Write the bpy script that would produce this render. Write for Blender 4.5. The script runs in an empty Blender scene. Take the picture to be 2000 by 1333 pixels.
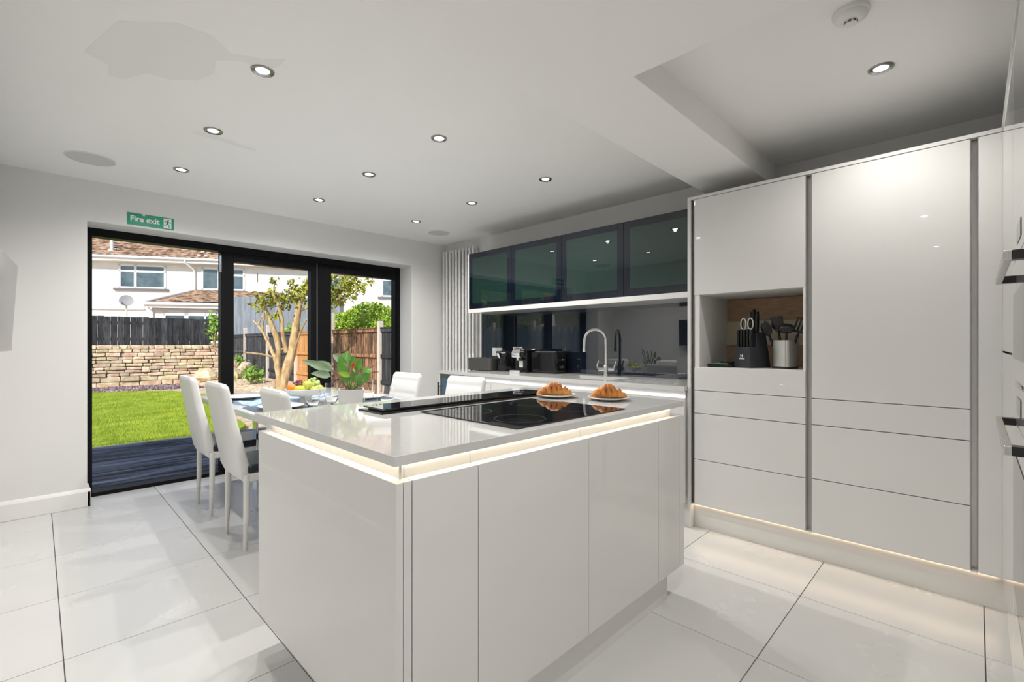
import bpy, math, random
from mathutils import Matrix, Vector
import numpy as np

SC = bpy.context.scene
COL = SC.collection
R = math.radians
PI = math.pi
random.seed(7)

# ------------------------------------------------------------------ camera, sky, sun, exposure
F_PX, YAW, EYE = 916.6, 0.78001, 1.16
cam = bpy.data.objects.new('camera', bpy.data.cameras.new('camera'))
COL.objects.link(cam)
cam.location = (0, 0, EYE)
cam.rotation_euler = (PI / 2, 0, -(PI / 2 - YAW))
cam.data.sensor_width = 36.0
cam.data.lens = F_PX * 36.0 / 2000.0
cam.data.shift_y = 6.4 / 2000.0
cam.data.clip_start = 0.02
SC.camera = cam

SC.view_settings.view_transform = 'Standard'
SC.view_settings.look = 'None'
SC.view_settings.gamma = 1.0
SC.view_settings.use_curve_mapping = False
SC.view_settings.exposure = 0.0

LAMP = 37.0           # watts of a downlight beam
LENS = 60.0           # radiance of its lens
LED_WARM = 17.0
LED_COOL = 7.0
SUN = 4.6
SKY = 0.17

world = bpy.data.worlds.new('world')
SC.world = world
world.use_nodes = True
wn = world.node_tree
sky = wn.nodes.new('ShaderNodeTexSky')
sky.sky_type = 'NISHITA'
sky.sun_disc = False
sky.sun_elevation = R(44)
sky.sun_rotation = R(-127)
sky.air_density = 1.0
sky.dust_density = 0.6
wn.links.new(sky.outputs[0], wn.nodes['Background'].inputs[0])
wn.nodes['Background'].inputs[1].default_value = SKY

sl = bpy.data.lights.new('sun', 'SUN')
sl.energy = SUN
sl.angle = R(0.6)
sl.color = (1.0, 0.95, 0.86)
so = bpy.data.objects.new('sun', sl)
COL.objects.link(so)
sd = Vector((-0.62, -0.46, 0.63)).normalized()
so.rotation_euler = sd.to_track_quat('Z', 'Y').to_euler()
so.location = (-6, 2, 9)

# ------------------------------------------------------------------ materials
def S(r, g, b):
    f = lambda c: ((c / 255 + 0.055) / 1.055) ** 2.4 if c > 10 else c / 255 / 12.92
    return (f(r), f(g), f(b), 1.0)

def mat(name, col, rough=0.5, metal=0.0, spec=0.5, var=None, scale=8.0, detail=4.0, stretch=None, bump=0.0,
        bscale=None, coat=0.0, emit=None, estr=0.0, trans=0.0, ior=1.45, contrast=(0.35, 0.65), rvar=None, piece=False):
    m = bpy.data.materials.new(name)
    m.use_nodes = True
    nt = m.node_tree
    p = nt.nodes['Principled BSDF']
    p.inputs['Base Color'].default_value = col if len(col) == 4 else (*col, 1)
    p.inputs['Roughness'].default_value = rough
    p.inputs['Metallic'].default_value = metal
    p.inputs['Specular IOR Level'].default_value = spec
    p.inputs['IOR'].default_value = ior
    p.inputs['Coat Weight'].default_value = coat
    p.inputs['Coat Roughness'].default_value = 0.02
    p.inputs['Transmission Weight'].default_value = trans
    if emit:
        p.inputs['Emission Color'].default_value = emit if len(emit) == 4 else (*emit, 1)
        p.inputs['Emission Strength'].default_value = estr
    tc = None
    if var is not None or bump or rvar:
        tc = nt.nodes.new('ShaderNodeTexCoord')
        mp = nt.nodes.new('ShaderNodeMapping')
        if piece:      # world position, shifted from piece to piece so that no two pieces repeat
            ge = nt.nodes.new('ShaderNodeNewGeometry'); oi = nt.nodes.new('ShaderNodeObjectInfo')
            vm = nt.nodes.new('ShaderNodeVectorMath'); vm.operation = 'SCALE'; vm.inputs[0].default_value = (37.0, 23.0, 11.0)
            va = nt.nodes.new('ShaderNodeVectorMath'); va.operation = 'ADD'
            nt.links.new(oi.outputs['Random'], vm.inputs['Scale']); nt.links.new(vm.outputs[0], va.inputs[0])
            nt.links.new(ge.outputs['Position'], va.inputs[1]); nt.links.new(va.outputs[0], mp.inputs[0])
        else:
            nt.links.new(tc.outputs['Object'], mp.inputs[0])
        if stretch:
            mp.inputs['Scale'].default_value = stretch
    if var is not None or rvar:
        nz = nt.nodes.new('ShaderNodeTexNoise')
        nz.inputs['Scale'].default_value = scale
        nz.inputs['Detail'].default_value = detail
        nt.links.new(mp.outputs[0], nz.inputs[0])
        cr = nt.nodes.new('ShaderNodeValToRGB')
        cr.color_ramp.elements[0].position = contrast[0]
        cr.color_ramp.elements[1].position = contrast[1]
        cr.color_ramp.elements[0].color = col if len(col) == 4 else (*col, 1)
        v = var if var is not None else col
        cr.color_ramp.elements[1].color = v if len(v) == 4 else (*v, 1)
        nt.links.new(nz.outputs[0], cr.inputs[0])
        nt.links.new(cr.outputs[0], p.inputs['Base Color'])
        if rvar:
            mr = nt.nodes.new('ShaderNodeMapRange')
            mr.inputs[3].default_value = rvar[0]
            mr.inputs[4].default_value = rvar[1]
            nt.links.new(nz.outputs[0], mr.inputs[0])
            nt.links.new(mr.outputs[0], p.inputs['Roughness'])
    if bump:
        n2 = nt.nodes.new('ShaderNodeTexNoise')
        n2.inputs['Scale'].default_value = bscale or scale * 3
        n2.inputs['Detail'].default_value = 5
        nt.links.new(mp.outputs[0], n2.inputs[0])
        b = nt.nodes.new('ShaderNodeBump')
        b.inputs['Strength'].default_value = bump
        b.inputs['Distance'].default_value = 0.01
        nt.links.new(n2.outputs[0], b.inputs['Height'])
        nt.links.new(b.outputs[0], p.inputs['Normal'])
    return m

def per_object(m, amount=0.25, hue=0.0):
    """vary a material's colour from piece to piece (Object Info random)"""
    nt = m.node_tree
    p = nt.nodes['Principled BSDF']
    oi = nt.nodes.new('ShaderNodeObjectInfo')
    hs = nt.nodes.new('ShaderNodeHueSaturation')
    mr = nt.nodes.new('ShaderNodeMapRange')
    mr.inputs[3].default_value = 1 - amount
    mr.inputs[4].default_value = 1 + amount
    nt.links.new(oi.outputs['Random'], mr.inputs[0])
    nt.links.new(mr.outputs[0], hs.inputs['Value'])
    if hue:
        mu = nt.nodes.new('ShaderNodeMath'); mu.operation = 'MULTIPLY'; mu.inputs[1].default_value = 7.31
        fr = nt.nodes.new('ShaderNodeMath'); fr.operation = 'FRACT'
        m2 = nt.nodes.new('ShaderNodeMapRange')
        m2.inputs[3].default_value = 0.5 - hue
        m2.inputs[4].default_value = 0.5 + hue
        nt.links.new(oi.outputs['Random'], mu.inputs[0]); nt.links.new(mu.outputs[0], fr.inputs[0])
        nt.links.new(fr.outputs[0], m2.inputs[0]); nt.links.new(m2.outputs[0], hs.inputs['Hue'])
    src = p.inputs['Base Color'].links
    if src:
        nt.links.new(src[0].from_socket, hs.inputs['Color'])
    else:
        hs.inputs['Color'].default_value = p.inputs['Base Color'].default_value
    nt.links.new(hs.outputs[0], p.inputs['Base Color'])
    return m

def pane_mat(name, tint=(1, 1, 1), refl=1.0):
    m = bpy.data.materials.new(name); m.use_nodes = True
    nt = m.node_tree; nt.nodes.clear()
    o = nt.nodes.new('ShaderNodeOutputMaterial'); mx = nt.nodes.new('ShaderNodeMixShader')
    t = nt.nodes.new('ShaderNodeBsdfTransparent'); g = nt.nodes.new('ShaderNodeBsdfGlossy')
    f = nt.nodes.new('ShaderNodeFresnel')
    f.inputs[0].default_value = 1.45
    t.inputs[0].default_value = (*tint, 1)
    g.inputs['Roughness'].default_value = 0.0
    ml = nt.nodes.new('ShaderNodeMath'); ml.operation = 'MULTIPLY'; ml.inputs[1].default_value = refl
    nt.links.new(f.outputs[0], ml.inputs[0]); nt.links.new(ml.outputs[0], mx.inputs[0])
    nt.links.new(t.outputs[0], mx.inputs[1]); nt.links.new(g.outputs[0], mx.inputs[2])
    nt.links.new(mx.outputs[0], o.inputs[0])
    return m

M = {}
M['wall'] = mat('wall paint', (0.765, 0.757, 0.745), 0.55, bump=0.02, scale=60)
M['ceiling'] = mat('ceiling paint', (0.90, 0.89, 0.872), 0.6, bump=0.015, scale=40)
M['patch'] = mat('ceiling filler patch', (0.84, 0.83, 0.812), 0.5)
M['trimwhite'] = mat('white gloss trim paint', (0.82, 0.815, 0.80), 0.3)
M['tile'] = mat('porcelain tile', piece=True, col=(0.605, 0.60, 0.588), rough=0.28, var=(0.64, 0.634, 0.622), scale=2.2, detail=10, contrast=(0.2, 0.8), rvar=(0.25, 0.29))
per_object(M['tile'], 0.025)
M['grout'] = mat('grey grout', (0.13, 0.127, 0.123), 0.9)
M['cab'] = mat('white gloss lacquer', (0.70, 0.695, 0.68), 0.02, spec=0.5)
M['cabin'] = mat('white carcass board', (0.72, 0.71, 0.69), 0.4)
M['gap'] = mat('shadow gap carcass', (0.25, 0.245, 0.235), 0.6)
M['quartz'] = mat('white quartz', (0.60, 0.595, 0.58), 0.04, spec=0.5, ior=1.75, var=(0.62, 0.615, 0.60), scale=90, detail=3)
M['quartzedge'] = mat('quartz edge', (0.52, 0.51, 0.49), 0.25)
M['alu'] = mat('brushed aluminium', (0.62, 0.61, 0.60), 0.3, metal=1.0, var=(0.52, 0.51, 0.50), scale=20, stretch=(60, 60, 0.6))
M['chrome'] = mat('chrome', (0.86, 0.86, 0.87), 0.06, metal=1.0)
M['steel'] = mat('brushed steel', (0.62, 0.60, 0.57), 0.28, metal=1.0, var=(0.55, 0.53, 0.50), scale=14, stretch=(40, 40, 1))
M['blackglass'] = mat('black ceramic glass', (0.012, 0.012, 0.013), 0.02, spec=0.6)
M['darkglass'] = mat('smoked door glass', (0.013, 0.031, 0.027), 0.0, spec=0.5, ior=1.7)
M['darkborder'] = mat('smoked glass border', (0.006, 0.009, 0.017), 0.0, spec=0.5, ior=1.62)
M['navyframe'] = mat('dark blue door frame', (0.012, 0.016, 0.026), 0.12)
M['splash'] = mat('dark grey glass splashback', (0.008, 0.013, 0.023), 0.0, spec=0.5, ior=2.0)
M['blackframe'] = mat('black aluminium', (0.004, 0.004, 0.005), 0.45, spec=0.2)
M['black'] = mat('black plastic', (0.012, 0.012, 0.013), 0.25)
M['blackgloss'] = mat('gloss black plastic', (0.008, 0.008, 0.009), 0.06)
M['matteblack'] = mat('matte black coating', (0.03, 0.031, 0.038), 0.5)
M['charcoal'] = mat('charcoal fabric speaker', (0.05, 0.048, 0.046), 0.6, bump=0.1, scale=200)
M['pu'] = mat('white faux leather', (0.74, 0.735, 0.72), 0.38, bump=0.06, scale=90)
M['publack'] = mat('black faux leather', (0.015, 0.018, 0.026), 0.22, bump=0.05, scale=90)
M['legwhite'] = mat('white painted steel', (0.72, 0.71, 0.69), 0.25)
M['pane'] = pane_mat('clear door glass', refl=0.4)
M['glass'] = mat('drinking glass', (1, 1, 1), 0.0, trans=1.0, ior=1.25)
M['tableglass'] = mat('white lacquered glass', (0.66, 0.68, 0.69), 0.06, coat=0.4)
M['tableedge'] = mat('green glass edge', (0.55, 0.60, 0.57), 0.15)
M['china'] = mat('white china', (0.80, 0.80, 0.79), 0.12)
M['slate'] = mat('dark sky-tinted placemat', (0.045, 0.07, 0.11), 0.3, var=(0.07, 0.10, 0.15), scale=40)  # blue of the sky mirrored in the table is put into this colour
M['napkin'] = mat('sky-tinted napkin', (0.30, 0.40, 0.54), 0.7, var=(0.42, 0.52, 0.66), scale=20)  # its blue stands in for sky mirrored in the glass table
M['napwhite'] = mat('white napkin', (0.80, 0.80, 0.80), 0.8)
M['pot'] = mat('stone white planter', (0.50, 0.475, 0.44), 0.55, bump=0.05, scale=60)
M['soil'] = mat('potting soil', (0.03, 0.02, 0.014), 0.95, bump=0.4, scale=60)
M['leaf'] = mat('glossy green leaf', (0.045, 0.16, 0.02), 0.3, var=(0.10, 0.27, 0.03), scale=14)
M['leafpale'] = mat('grey green leaf', (0.11, 0.17, 0.09), 0.45, var=(0.17, 0.24, 0.14), scale=14)
M['leaflime'] = mat('lime leaf', (0.22, 0.33, 0.03), 0.35)
M['red'] = mat('red flower', (0.55, 0.012, 0.02), 0.35)
M['stemred'] = mat('reddish stem', (0.20, 0.09, 0.06), 0.5)
M['stem'] = mat('green stem', (0.14, 0.22, 0.05), 0.5)
M['orange'] = mat('orange peel', (0.80, 0.22, 0.02), 0.4, bump=0.25, scale=60)
M['lemon'] = mat('yellow apple skin', (0.62, 0.55, 0.05), 0.35, var=(0.50, 0.58, 0.05), scale=9)
M['greenapple'] = mat('green apple skin', (0.38, 0.48, 0.06), 0.3, var=(0.58, 0.58, 0.12), scale=8)
M['grapedark'] = mat('red grape', (0.12, 0.03, 0.045), 0.25, var=(0.24, 0.08, 0.09), scale=20)
M['grapegreen'] = mat('green grape', (0.38, 0.50, 0.14), 0.25, var=(0.5, 0.6, 0.22), scale=20)
M['crust'] = mat('croissant crust', (0.34, 0.095, 0.014), 0.4, var=(0.66, 0.28, 0.06), scale=26, detail=6, bump=0.3, bscale=60)
M['wood'] = mat('oak back board', (0.40, 0.25, 0.145), 0.5, var=(0.47, 0.31, 0.19), scale=6, stretch=(1, 3, 14))
M['woodpale'] = mat('pale rail board', (0.52, 0.46, 0.33), 0.5)
M['clothblack'] = mat('black tea towel', (0.015, 0.016, 0.017), 0.9)
M['clothgreen'] = mat('green tea towel', (0.12, 0.36, 0.16), 0.9)
M['green'] = mat('exit sign green', (0.006, 0.31, 0.19), 0.35)
M['signwhite'] = mat('exit sign white', (0.80, 0.84, 0.82), 0.4)
M['whiteplastic'] = mat('white plastic', (0.78, 0.775, 0.76), 0.3)
M['greyvent'] = mat('grey vent slot', (0.10, 0.10, 0.10), 0.6)
M['grille'] = mat('speaker grille', (0.60, 0.595, 0.58), 0.55)
M['ring'] = mat('satin nickel ring', (0.42, 0.41, 0.40), 0.25, metal=1.0)
M['lamp'] = mat('lamp lens', (0.8, 0.8, 0.8), 0.5, emit=(1.0, 0.975, 0.935), estr=LENS)
M['ledwarm'] = mat('warm led', (0.8, 0.8, 0.8), 0.5, emit=(1.0, 0.86, 0.66), estr=LED_WARM)
M['ledlow'] = mat('plinth led', (0.8, 0.8, 0.8), 0.5, emit=(1.0, 0.74, 0.48), estr=LED_WARM * 0.7)
M['ledcool'] = mat('cool led', (0.8, 0.8, 0.8), 0.5, emit=(0.97, 0.98, 1.0), estr=LED_COOL)
M['screen'] = mat('tv screen', (0.012, 0.012, 0.013), 0.12, spec=1.0)
M['silver'] = mat('silver plastic', (0.45, 0.45, 0.45), 0.25, metal=0.7)
M['ovenglass'] = mat('white oven glass', (0.60, 0.595, 0.58), 0.03, coat=0.5)
M['radiator'] = mat('white radiator enamel', (0.76, 0.755, 0.74), 0.3)
M['bluefilm'] = mat('wine cooler glass', (0.10, 0.16, 0.24), 0.03, spec=0.5, ior=2.2)
# outside
M['render'] = mat('white house render', (0.80, 0.78, 0.74), 0.85, var=(0.86, 0.84, 0.80), scale=3)
M['renderpink'] = mat('pale pink render', (0.78, 0.72, 0.68), 0.85)
M['upvc'] = mat('white upvc', (0.85, 0.85, 0.85), 0.3)
M['winglass'] = mat('far window glass', (0.05, 0.09, 0.12), 0.08, spec=0.8, var=(0.11, 0.16, 0.19), scale=3)
M['sill'] = mat('grey sill', (0.18, 0.17, 0.18), 0.7)
M['pantile'] = mat('brown roof tile', (0.17, 0.095, 0.06), 0.85, var=(0.55, 0.38, 0.26), scale=4.5, detail=6, contrast=(0.38, 0.62))
M['verge'] = mat('pale verge tile', (0.62, 0.54, 0.44), 0.8)
M['blackfence'] = mat('black stained board', piece=True, col=(0.018, 0.019, 0.023), rough=0.75, var=(0.07, 0.072, 0.082), scale=7, detail=6, stretch=(3, 3, 0.5), bump=0.2)
per_object(M['blackfence'], 0.45)
M['wornfence'] = mat('worn brown board', piece=True, col=(0.05, 0.04, 0.035), rough=0.8, var=(0.42, 0.22, 0.11), scale=5, detail=7, stretch=(4, 4, 0.6), contrast=(0.38, 0.62), bump=0.2)
per_object(M['wornfence'], 0.3)
M['bluefence'] = mat('brightened blue grey board', piece=True, col=(0.36, 0.47, 0.58), rough=0.75, var=(0.48, 0.58, 0.68), scale=7, detail=6, stretch=(3, 3, 0.5))  # dark fence brightened in its colour so that its reflection shows
M['orangefence'] = mat('orange timber board', piece=True, col=(0.52, 0.24, 0.07), rough=0.75, var=(0.66, 0.36, 0.14), scale=5, detail=6, stretch=(4, 4, 0.6), bump=0.2)
per_object(M['orangefence'], 0.2)
M['greyshed'] = mat('blue grey shed board', piece=True, col=(0.20, 0.225, 0.26), rough=0.75, var=(0.29, 0.32, 0.36), scale=4, detail=6, stretch=(3, 3, 0.5))
per_object(M['greyshed'], 0.12)
M['concrete'] = mat('pale concrete post', (0.66, 0.58, 0.50), 0.85, var=(0.74, 0.67, 0.60), scale=12)
M['stone'] = mat('cotswold stone', piece=True, col=(0.60, 0.43, 0.26), rough=0.85, var=(0.86, 0.74, 0.56), scale=6, detail=6, bump=0.5, bscale=16)
per_object(M['stone'], 0.22, 0.025)
M['mortar'] = mat('stone wall core', (0.22, 0.16, 0.11), 0.95)
M['deck'] = mat('blue grey decking', (0.020, 0.024, 0.036), 0.65, spec=0.3, piece=True, var=(0.19, 0.22, 0.29), scale=2.6, detail=8, stretch=(0.5, 4.5, 1), contrast=(0.42, 0.66), bump=0.25)
per_object(M['deck'], 0.25)
M['lawn'] = mat('turf', (0.26, 0.36, 0.02), 0.9, var=(0.36, 0.47, 0.04), scale=3.2, detail=8, bump=0.5, bscale=60)
M['blade'] = mat('grass blade', (0.30, 0.42, 0.025), 0.7, var=(0.50, 0.60, 0.07), scale=2.2, detail=6)
M['bed'] = mat('bark and gravel', (0.48, 0.33, 0.20), 0.95, var=(0.82, 0.68, 0.50), scale=9, detail=10, bump=0.6, bscale=30)
M['slatechip'] = mat('plum slate chips', (0.26, 0.17, 0.19), 0.8, var=(0.50, 0.40, 0.42), scale=30)
M['bark'] = mat('pale tree bark', (0.42, 0.27, 0.12), 0.85, var=(0.72, 0.54, 0.30), scale=7, detail=6, stretch=(2, 2, 0.7), bump=0.3)
M['treeleaf'] = mat('yellow green leaf', (0.22, 0.24, 0.02), 0.5, var=(0.46, 0.46, 0.06), scale=5)
M['ivy'] = mat('ivy leaf', (0.15, 0.30, 0.015), 0.45, var=(0.50, 0.64, 0.06), scale=4, detail=6)
M['bush'] = mat('garden bush leaf', (0.12, 0.30, 0.03), 0.5, var=(0.38, 0.58, 0.10), scale=6)
M['dish'] = mat('grey dish', (0.33, 0.33, 0.345), 0.6)
M['redtile'] = mat('red clay tile', (0.30, 0.10, 0.06), 0.8, var=(0.48, 0.22, 0.14), scale=5)

# ------------------------------------------------------------------ geometry helpers
class MB:
    def __init__(s):
        s.v = []; s.f = []; s.M = None
    def add(s, vs, fs):
        o = len(s.v)
        if s.M is not None:
            vs = [tuple(s.M @ Vector(v)) for v in vs]
        s.v += [tuple(v) for v in vs]
        s.f += [tuple(i + o for i in f) for f in fs]
        return s
    def box(s, x0, y0, z0, x1, y1, z1):
        x0, x1 = sorted((x0, x1)); y0, y1 = sorted((y0, y1)); z0, z1 = sorted((z0, z1))
        return s.add([(x0, y0, z0), (x1, y0, z0), (x1, y1, z0), (x0, y1, z0), (x0, y0, z1), (x1, y0, z1), (x1, y1, z1), (x0, y1, z1)],
                     [(0, 3, 2, 1), (4, 5, 6, 7), (0, 1, 5, 4), (1, 2, 6, 5), (2, 3, 7, 6), (3, 0, 4, 7)])
    def prism(s, poly, z0, z1, axis='z'):
        n = len(poly)
        a = sum(poly[i][0] * poly[(i + 1) % n][1] - poly[(i + 1) % n][0] * poly[i][1] for i in range(n))
        if a < 0: poly = poly[::-1]
        if axis == 'z': c = lambda p, w: (p[0], p[1], w)
        elif axis == 'y': c = lambda p, w: (p[0], -w, p[1])      # poly in xz, extrude along -y
        else: c = lambda p, w: (w, p[0], p[1])                   # poly in yz, extrude along x
        if axis == 'y': z0, z1 = -z1, -z0
        vs = [c(p, z0) for p in poly] + [c(p, z1) for p in poly]
        fs = [tuple(range(n - 1, -1, -1)), tuple(range(n, 2 * n))] + [(i, (i + 1) % n, n + (i + 1) % n, n + i) for i in range(n)]
        return s.add(vs, fs)
    def lathe(s, prof, c=(0, 0, 0), n=24, sx=1, sy=1, cap0=True, cap1=True):
        vs = []; fs = []
        for r, z in prof:
            for k in range(n):
                a = 2 * PI * k / n
                vs.append((c[0] + r * math.cos(a) * sx, c[1] + r * math.sin(a) * sy, c[2] + z))
        m = len(prof)
        for i in range(m - 1):
            for k in range(n):
                k2 = (k + 1) % n
                fs.append((i * n + k, i * n + k2, (i + 1) * n + k2, (i + 1) * n + k))
        if cap0: fs.append(tuple(range(n - 1, -1, -1)))
        if cap1: fs.append(tuple(range((m - 1) * n, m * n)))
        return s.add(vs, fs)
    def tube(s, pts, rad, n=8, caps=True):
        pts = [Vector(p) for p in pts]
        if not isinstance(rad, (list, tuple)): rad = [rad] * len(pts)
        vs = []; fs = []
        t0 = (pts[1] - pts[0]).normalized()
        u = t0.orthogonal().normalized()
        for i, p in enumerate(pts):
            t = (pts[min(i + 1, len(pts) - 1)] - pts[max(i - 1, 0)]).normalized()
            u = (u - t * u.dot(t))
            u = u.normalized() if u.length > 1e-6 else t.orthogonal().normalized()
            w = t.cross(u)
            for k in range(n):
                a = 2 * PI * k / n
                vs.append(p + (u * math.cos(a) + w * math.sin(a)) * rad[i])
        for i in range(len(pts) - 1):
            for k in range(n):
                k2 = (k + 1) % n
                fs.append((i * n + k, i * n + k2, (i + 1) * n + k2, (i + 1) * n + k))
        if caps:
            fs.append(tuple(range(n - 1, -1, -1)))
            fs.append(tuple(range((len(pts) - 1) * n, len(pts) * n)))
        return s.add(vs, fs)
    def cyl(s, a, b, r, n=16):
        return s.tube([a, b], r, n)
    def ell(s, c, rx, ry, rz, n=14, m=9, jitter=0.0):
        vs = [(c[0], c[1], c[2] - rz)]
        for i in range(1, m):
            t = PI * i / m
            for k in range(n):
                a = 2 * PI * k / n
                j = 1 + random.uniform(-jitter, jitter)
                vs.append((c[0] + rx * j * math.sin(t) * math.cos(a), c[1] + ry * j * math.sin(t) * math.sin(a), c[2] - rz * j * math.cos(t)))
        vs.append((c[0], c[1], c[2] + rz))
        fs = [(0, 1 + (k + 1) % n, 1 + k) for k in range(n)]
        for i in range(m - 2):
            for k in range(n):
                k2 = (k + 1) % n
                fs.append((1 + i * n + k, 1 + i * n + k2, 1 + (i + 1) * n + k2, 1 + (i + 1) * n + k))
        l = len(vs) - 1; b = 1 + (m - 2) * n
        fs += [(b + k, b + (k + 1) % n, l) for k in range(n)]
        return s.add(vs, fs)
    def loft(s, rings, caps=True):
        n = len(rings[0]); vs = [p for r in rings for p in r]; fs = []
        for i in range(len(rings) - 1):
            for k in range(n):
                k2 = (k + 1) % n
                fs.append((i * n + k, i * n + k2, (i + 1) * n + k2, (i + 1) * n + k))
        if caps:
            fs.append(tuple(range(n - 1, -1, -1))); fs.append(tuple(range((len(rings) - 1) * n, len(rings) * n)))
        return s.add(vs, fs)

WL = {}
def world_loc(o):
    return WL.get(o.name, Vector((0, 0, 0)))

def put(name, mb, m, parent=None, world=True, bevel=0.0, seg=2, smooth=None, origin=None):
    """link one mesh object; world=True means mb is in world coordinates"""
    me = bpy.data.meshes.new(name)
    base = Vector((0, 0, 0))
    if world:
        if parent is not None: base = world_loc(parent)
        elif origin is not None: base = Vector(origin)
    vs = mb.v if base.length == 0 else [(v[0] - base.x, v[1] - base.y, v[2] - base.z) for v in mb.v]
    me.from_pydata(vs, [], mb.f)
    me.materials.append(m)
    if smooth is not None:
        me.polygons.foreach_set('use_smooth', [True] * len(me.polygons))
        me.set_sharp_from_angle(angle=R(smooth))
    me.update()
    o = bpy.data.objects.new(name, me)
    COL.objects.link(o)
    if parent is not None:
        o.parent = parent
        WL[o.name] = world_loc(parent).copy()
    elif world:
        o.location = base
        WL[o.name] = base.copy()
    if bevel:
        b = o.modifiers.new('edge', 'BEVEL'); b.width = bevel; b.segments = seg; b.limit_method = 'ANGLE'; b.angle_limit = R(40)
        b.harden_normals = False
    return o

def thing(name, label, cat, loc=(0, 0, 0), rz=0.0, group=None):
    o = bpy.data.objects.new(name, None)
    o.empty_display_size = 0.1
    COL.objects.link(o)
    o.location = loc; o.rotation_euler = (0, 0, rz)
    o['label'] = label; o['category'] = cat
    if group: o['group'] = group
    WL[o.name] = Vector(loc)
    return o

def tag(o, label, cat, group=None):
    o['label'] = label; o['category'] = cat
    if group: o['group'] = group
    return o

def struct(name, mb, m, parent=None, bevel=0.0, smooth=None):
    o = put(name, mb, m, parent, bevel=bevel, smooth=smooth)
    if parent is None: o['kind'] = 'structure'
    return o

def kids(o):
    return [c for c in bpy.data.objects if c.parent == o]

def dup(o, loc=None, rz=None, label=None, parent=None):
    c = o.copy(); COL.objects.link(c)
    if parent is not None: c.parent = parent
    if loc is not None: c.location = loc
    if rz is not None: c.rotation_euler = (0, 0, rz)
    if label: c['label'] = label
    for ch in kids(o): dup(ch, parent=c)
    return c

def again(src, name, loc, parent, rot=None, scale=None):
    """another piece sharing src's mesh"""
    o = bpy.data.objects.new(name, src.data)
    COL.objects.link(o); o.parent = parent; o.location = loc
    if rot: o.rotation_euler = rot
    if scale: o.scale = scale
    return o

def lathe_shell(prof_out, prof_in, c, n=28):
    return MB().lathe(prof_out + prof_in[::-1], c, n, cap0=True, cap1=True)

def rrect(cx, cy, hx, hy, r, k=4):
    pts = []
    for (sx, sy, a0) in ((1, 1, 0), (-1, 1, 90), (-1, -1, 180), (1, -1, 270)):
        for i in range(k + 1):
            a = R(a0 + 90 * i / k)
            pts.append((cx + sx * (hx - r) + r * math.cos(a), cy + sy * (hy - r) + r * math.sin(a)))
    return pts
# ------------------------------------------------------------------ the room shell
XL, XR, YW, YF, ZC, ZB = -0.20, 3.45, 4.52, 4.82, 2.337, 2.20
XB, YB = -3.0, -2.6          # the room goes on behind the camera
# floor: tiles of 600 mm on a grout bed
g = MB().box(XB, YB, -0.14, XR + 0.1, YF + 0.04, -0.004)
floor = struct('floor', g, M['grout'])
TX, TY, TP = 0.067, 0.577, 0.601
tb = MB().box(0.0017, 0.0017, -0.006, TP - 0.0017, TP - 0.0017, 0.0)
t0 = None
for i in range(-5, 6):
    for j in range(-6, 8):
        x, y = TX + i * TP, TY + j * TP
        if x < XB or x > XR or y > 4.79 or y < YB: continue
        if (x + TP < 0.0 and y > 2.0) or x + 0.05 > XR: continue
        w = min(TP, XR - x); d = min(TP, 4.79 - y)
        if w < TP or d < TP:
            put('tile', MB().box(x + .0012, y + .0012, -.006, x + w - .0012, y + d - .0012, 0.0), M['tile'], floor, bevel=0.0008, seg=1)
        elif t0 is None:
            tb.v = [(v[0], v[1], v[2]) for v in tb.v]
            t0 = put('tile', tb, M['tile'], floor, world=False, bevel=0.0008, seg=1); t0.location = (x, y, 0)
        else:
            o = again(t0, 'tile', (x, y, 0), floor)
            b = o.modifiers.new('edge', 'BEVEL'); b.width = 0.0008; b.segments = 1

# wall with the garden doors
OX0, OX1, OZ = 0.25, 2.965, 2.045
w = MB().prism([(XL - .2, 0), (OX0, 0), (OX0, OZ), (OX1, OZ), (OX1, 0), (XR + .2, 0), (XR + .2, ZC + .1), (XL - .2, ZC + .1)], YW, YF + .06, axis='y')
struct('wall_back', w, M['wall'], bevel=0.006)
# unseen flat roof over this room, its height set to shade the deck
struct('roof', MB().box(XB - .3, YB - .3, ZC + .14, XR + .4, YF + .10, 2.98), M['render'])
struct('wall_right', MB().box(XR, YB, 0, XR + 0.2, YW, ZC + 0.1), M['wall'])
struct('wall_left', MB().box(XL - 0.2, 1.5, 0, XL, YW, ZC + 0.1), M['wall'])
struct('wall_front', MB().box(XB - .2, YB - 0.2, 0, XR + 0.2, YB, ZC + 0.1), M['wall'])
struct('wall_far_left', MB().box(XB - 0.2, YB, 0, XB, 1.5, ZC + 0.1).box(XB - .2, 1.5, 0, XL - .2, 1.7, ZC + .1), M['wall'])
ceil = struct('ceiling', MB().box(XB - 0.2, YB - 0.2, ZC, XR + 0.2, YF + 0.06, ZC + 0.14), M['ceiling'])
struct('ceiling_bulkhead', MB().prism([(XB, YB), (1.63, YB), (1.63, 0.945), (XR, 0.945), (XR, 1.33), (XB, 1.33)], ZB, ZC + .01), M['ceiling'], bevel=0.004)
# filler patches brushed on the ceiling
def patch(pts):
    put('paint_patch', MB().prism(pts, ZC - 0.0005, ZC + 0.002), M['patch'], ceil)
patch([(.205, 2.22), (.36, 2.08), (.47, 2.07), (.55, 2.14), (.66, 2.09), (.72, 2.03), (.72, 2.10), (.69, 2.17), (.60, 2.17), (.52, 2.24),
       (.54, 2.35), (.50, 2.47), (.41, 2.55), (.33, 2.56), (.27, 2.69), (.22, 2.70), (.21, 2.60), (.13, 2.55)])
patch([(.60, 3.10), (.625, 3.04), (.80, 3.06), (.82, 3.075), (.93, 3.09), (.93, 3.13), (.81, 3.12), (.78, 3.12)])
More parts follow.
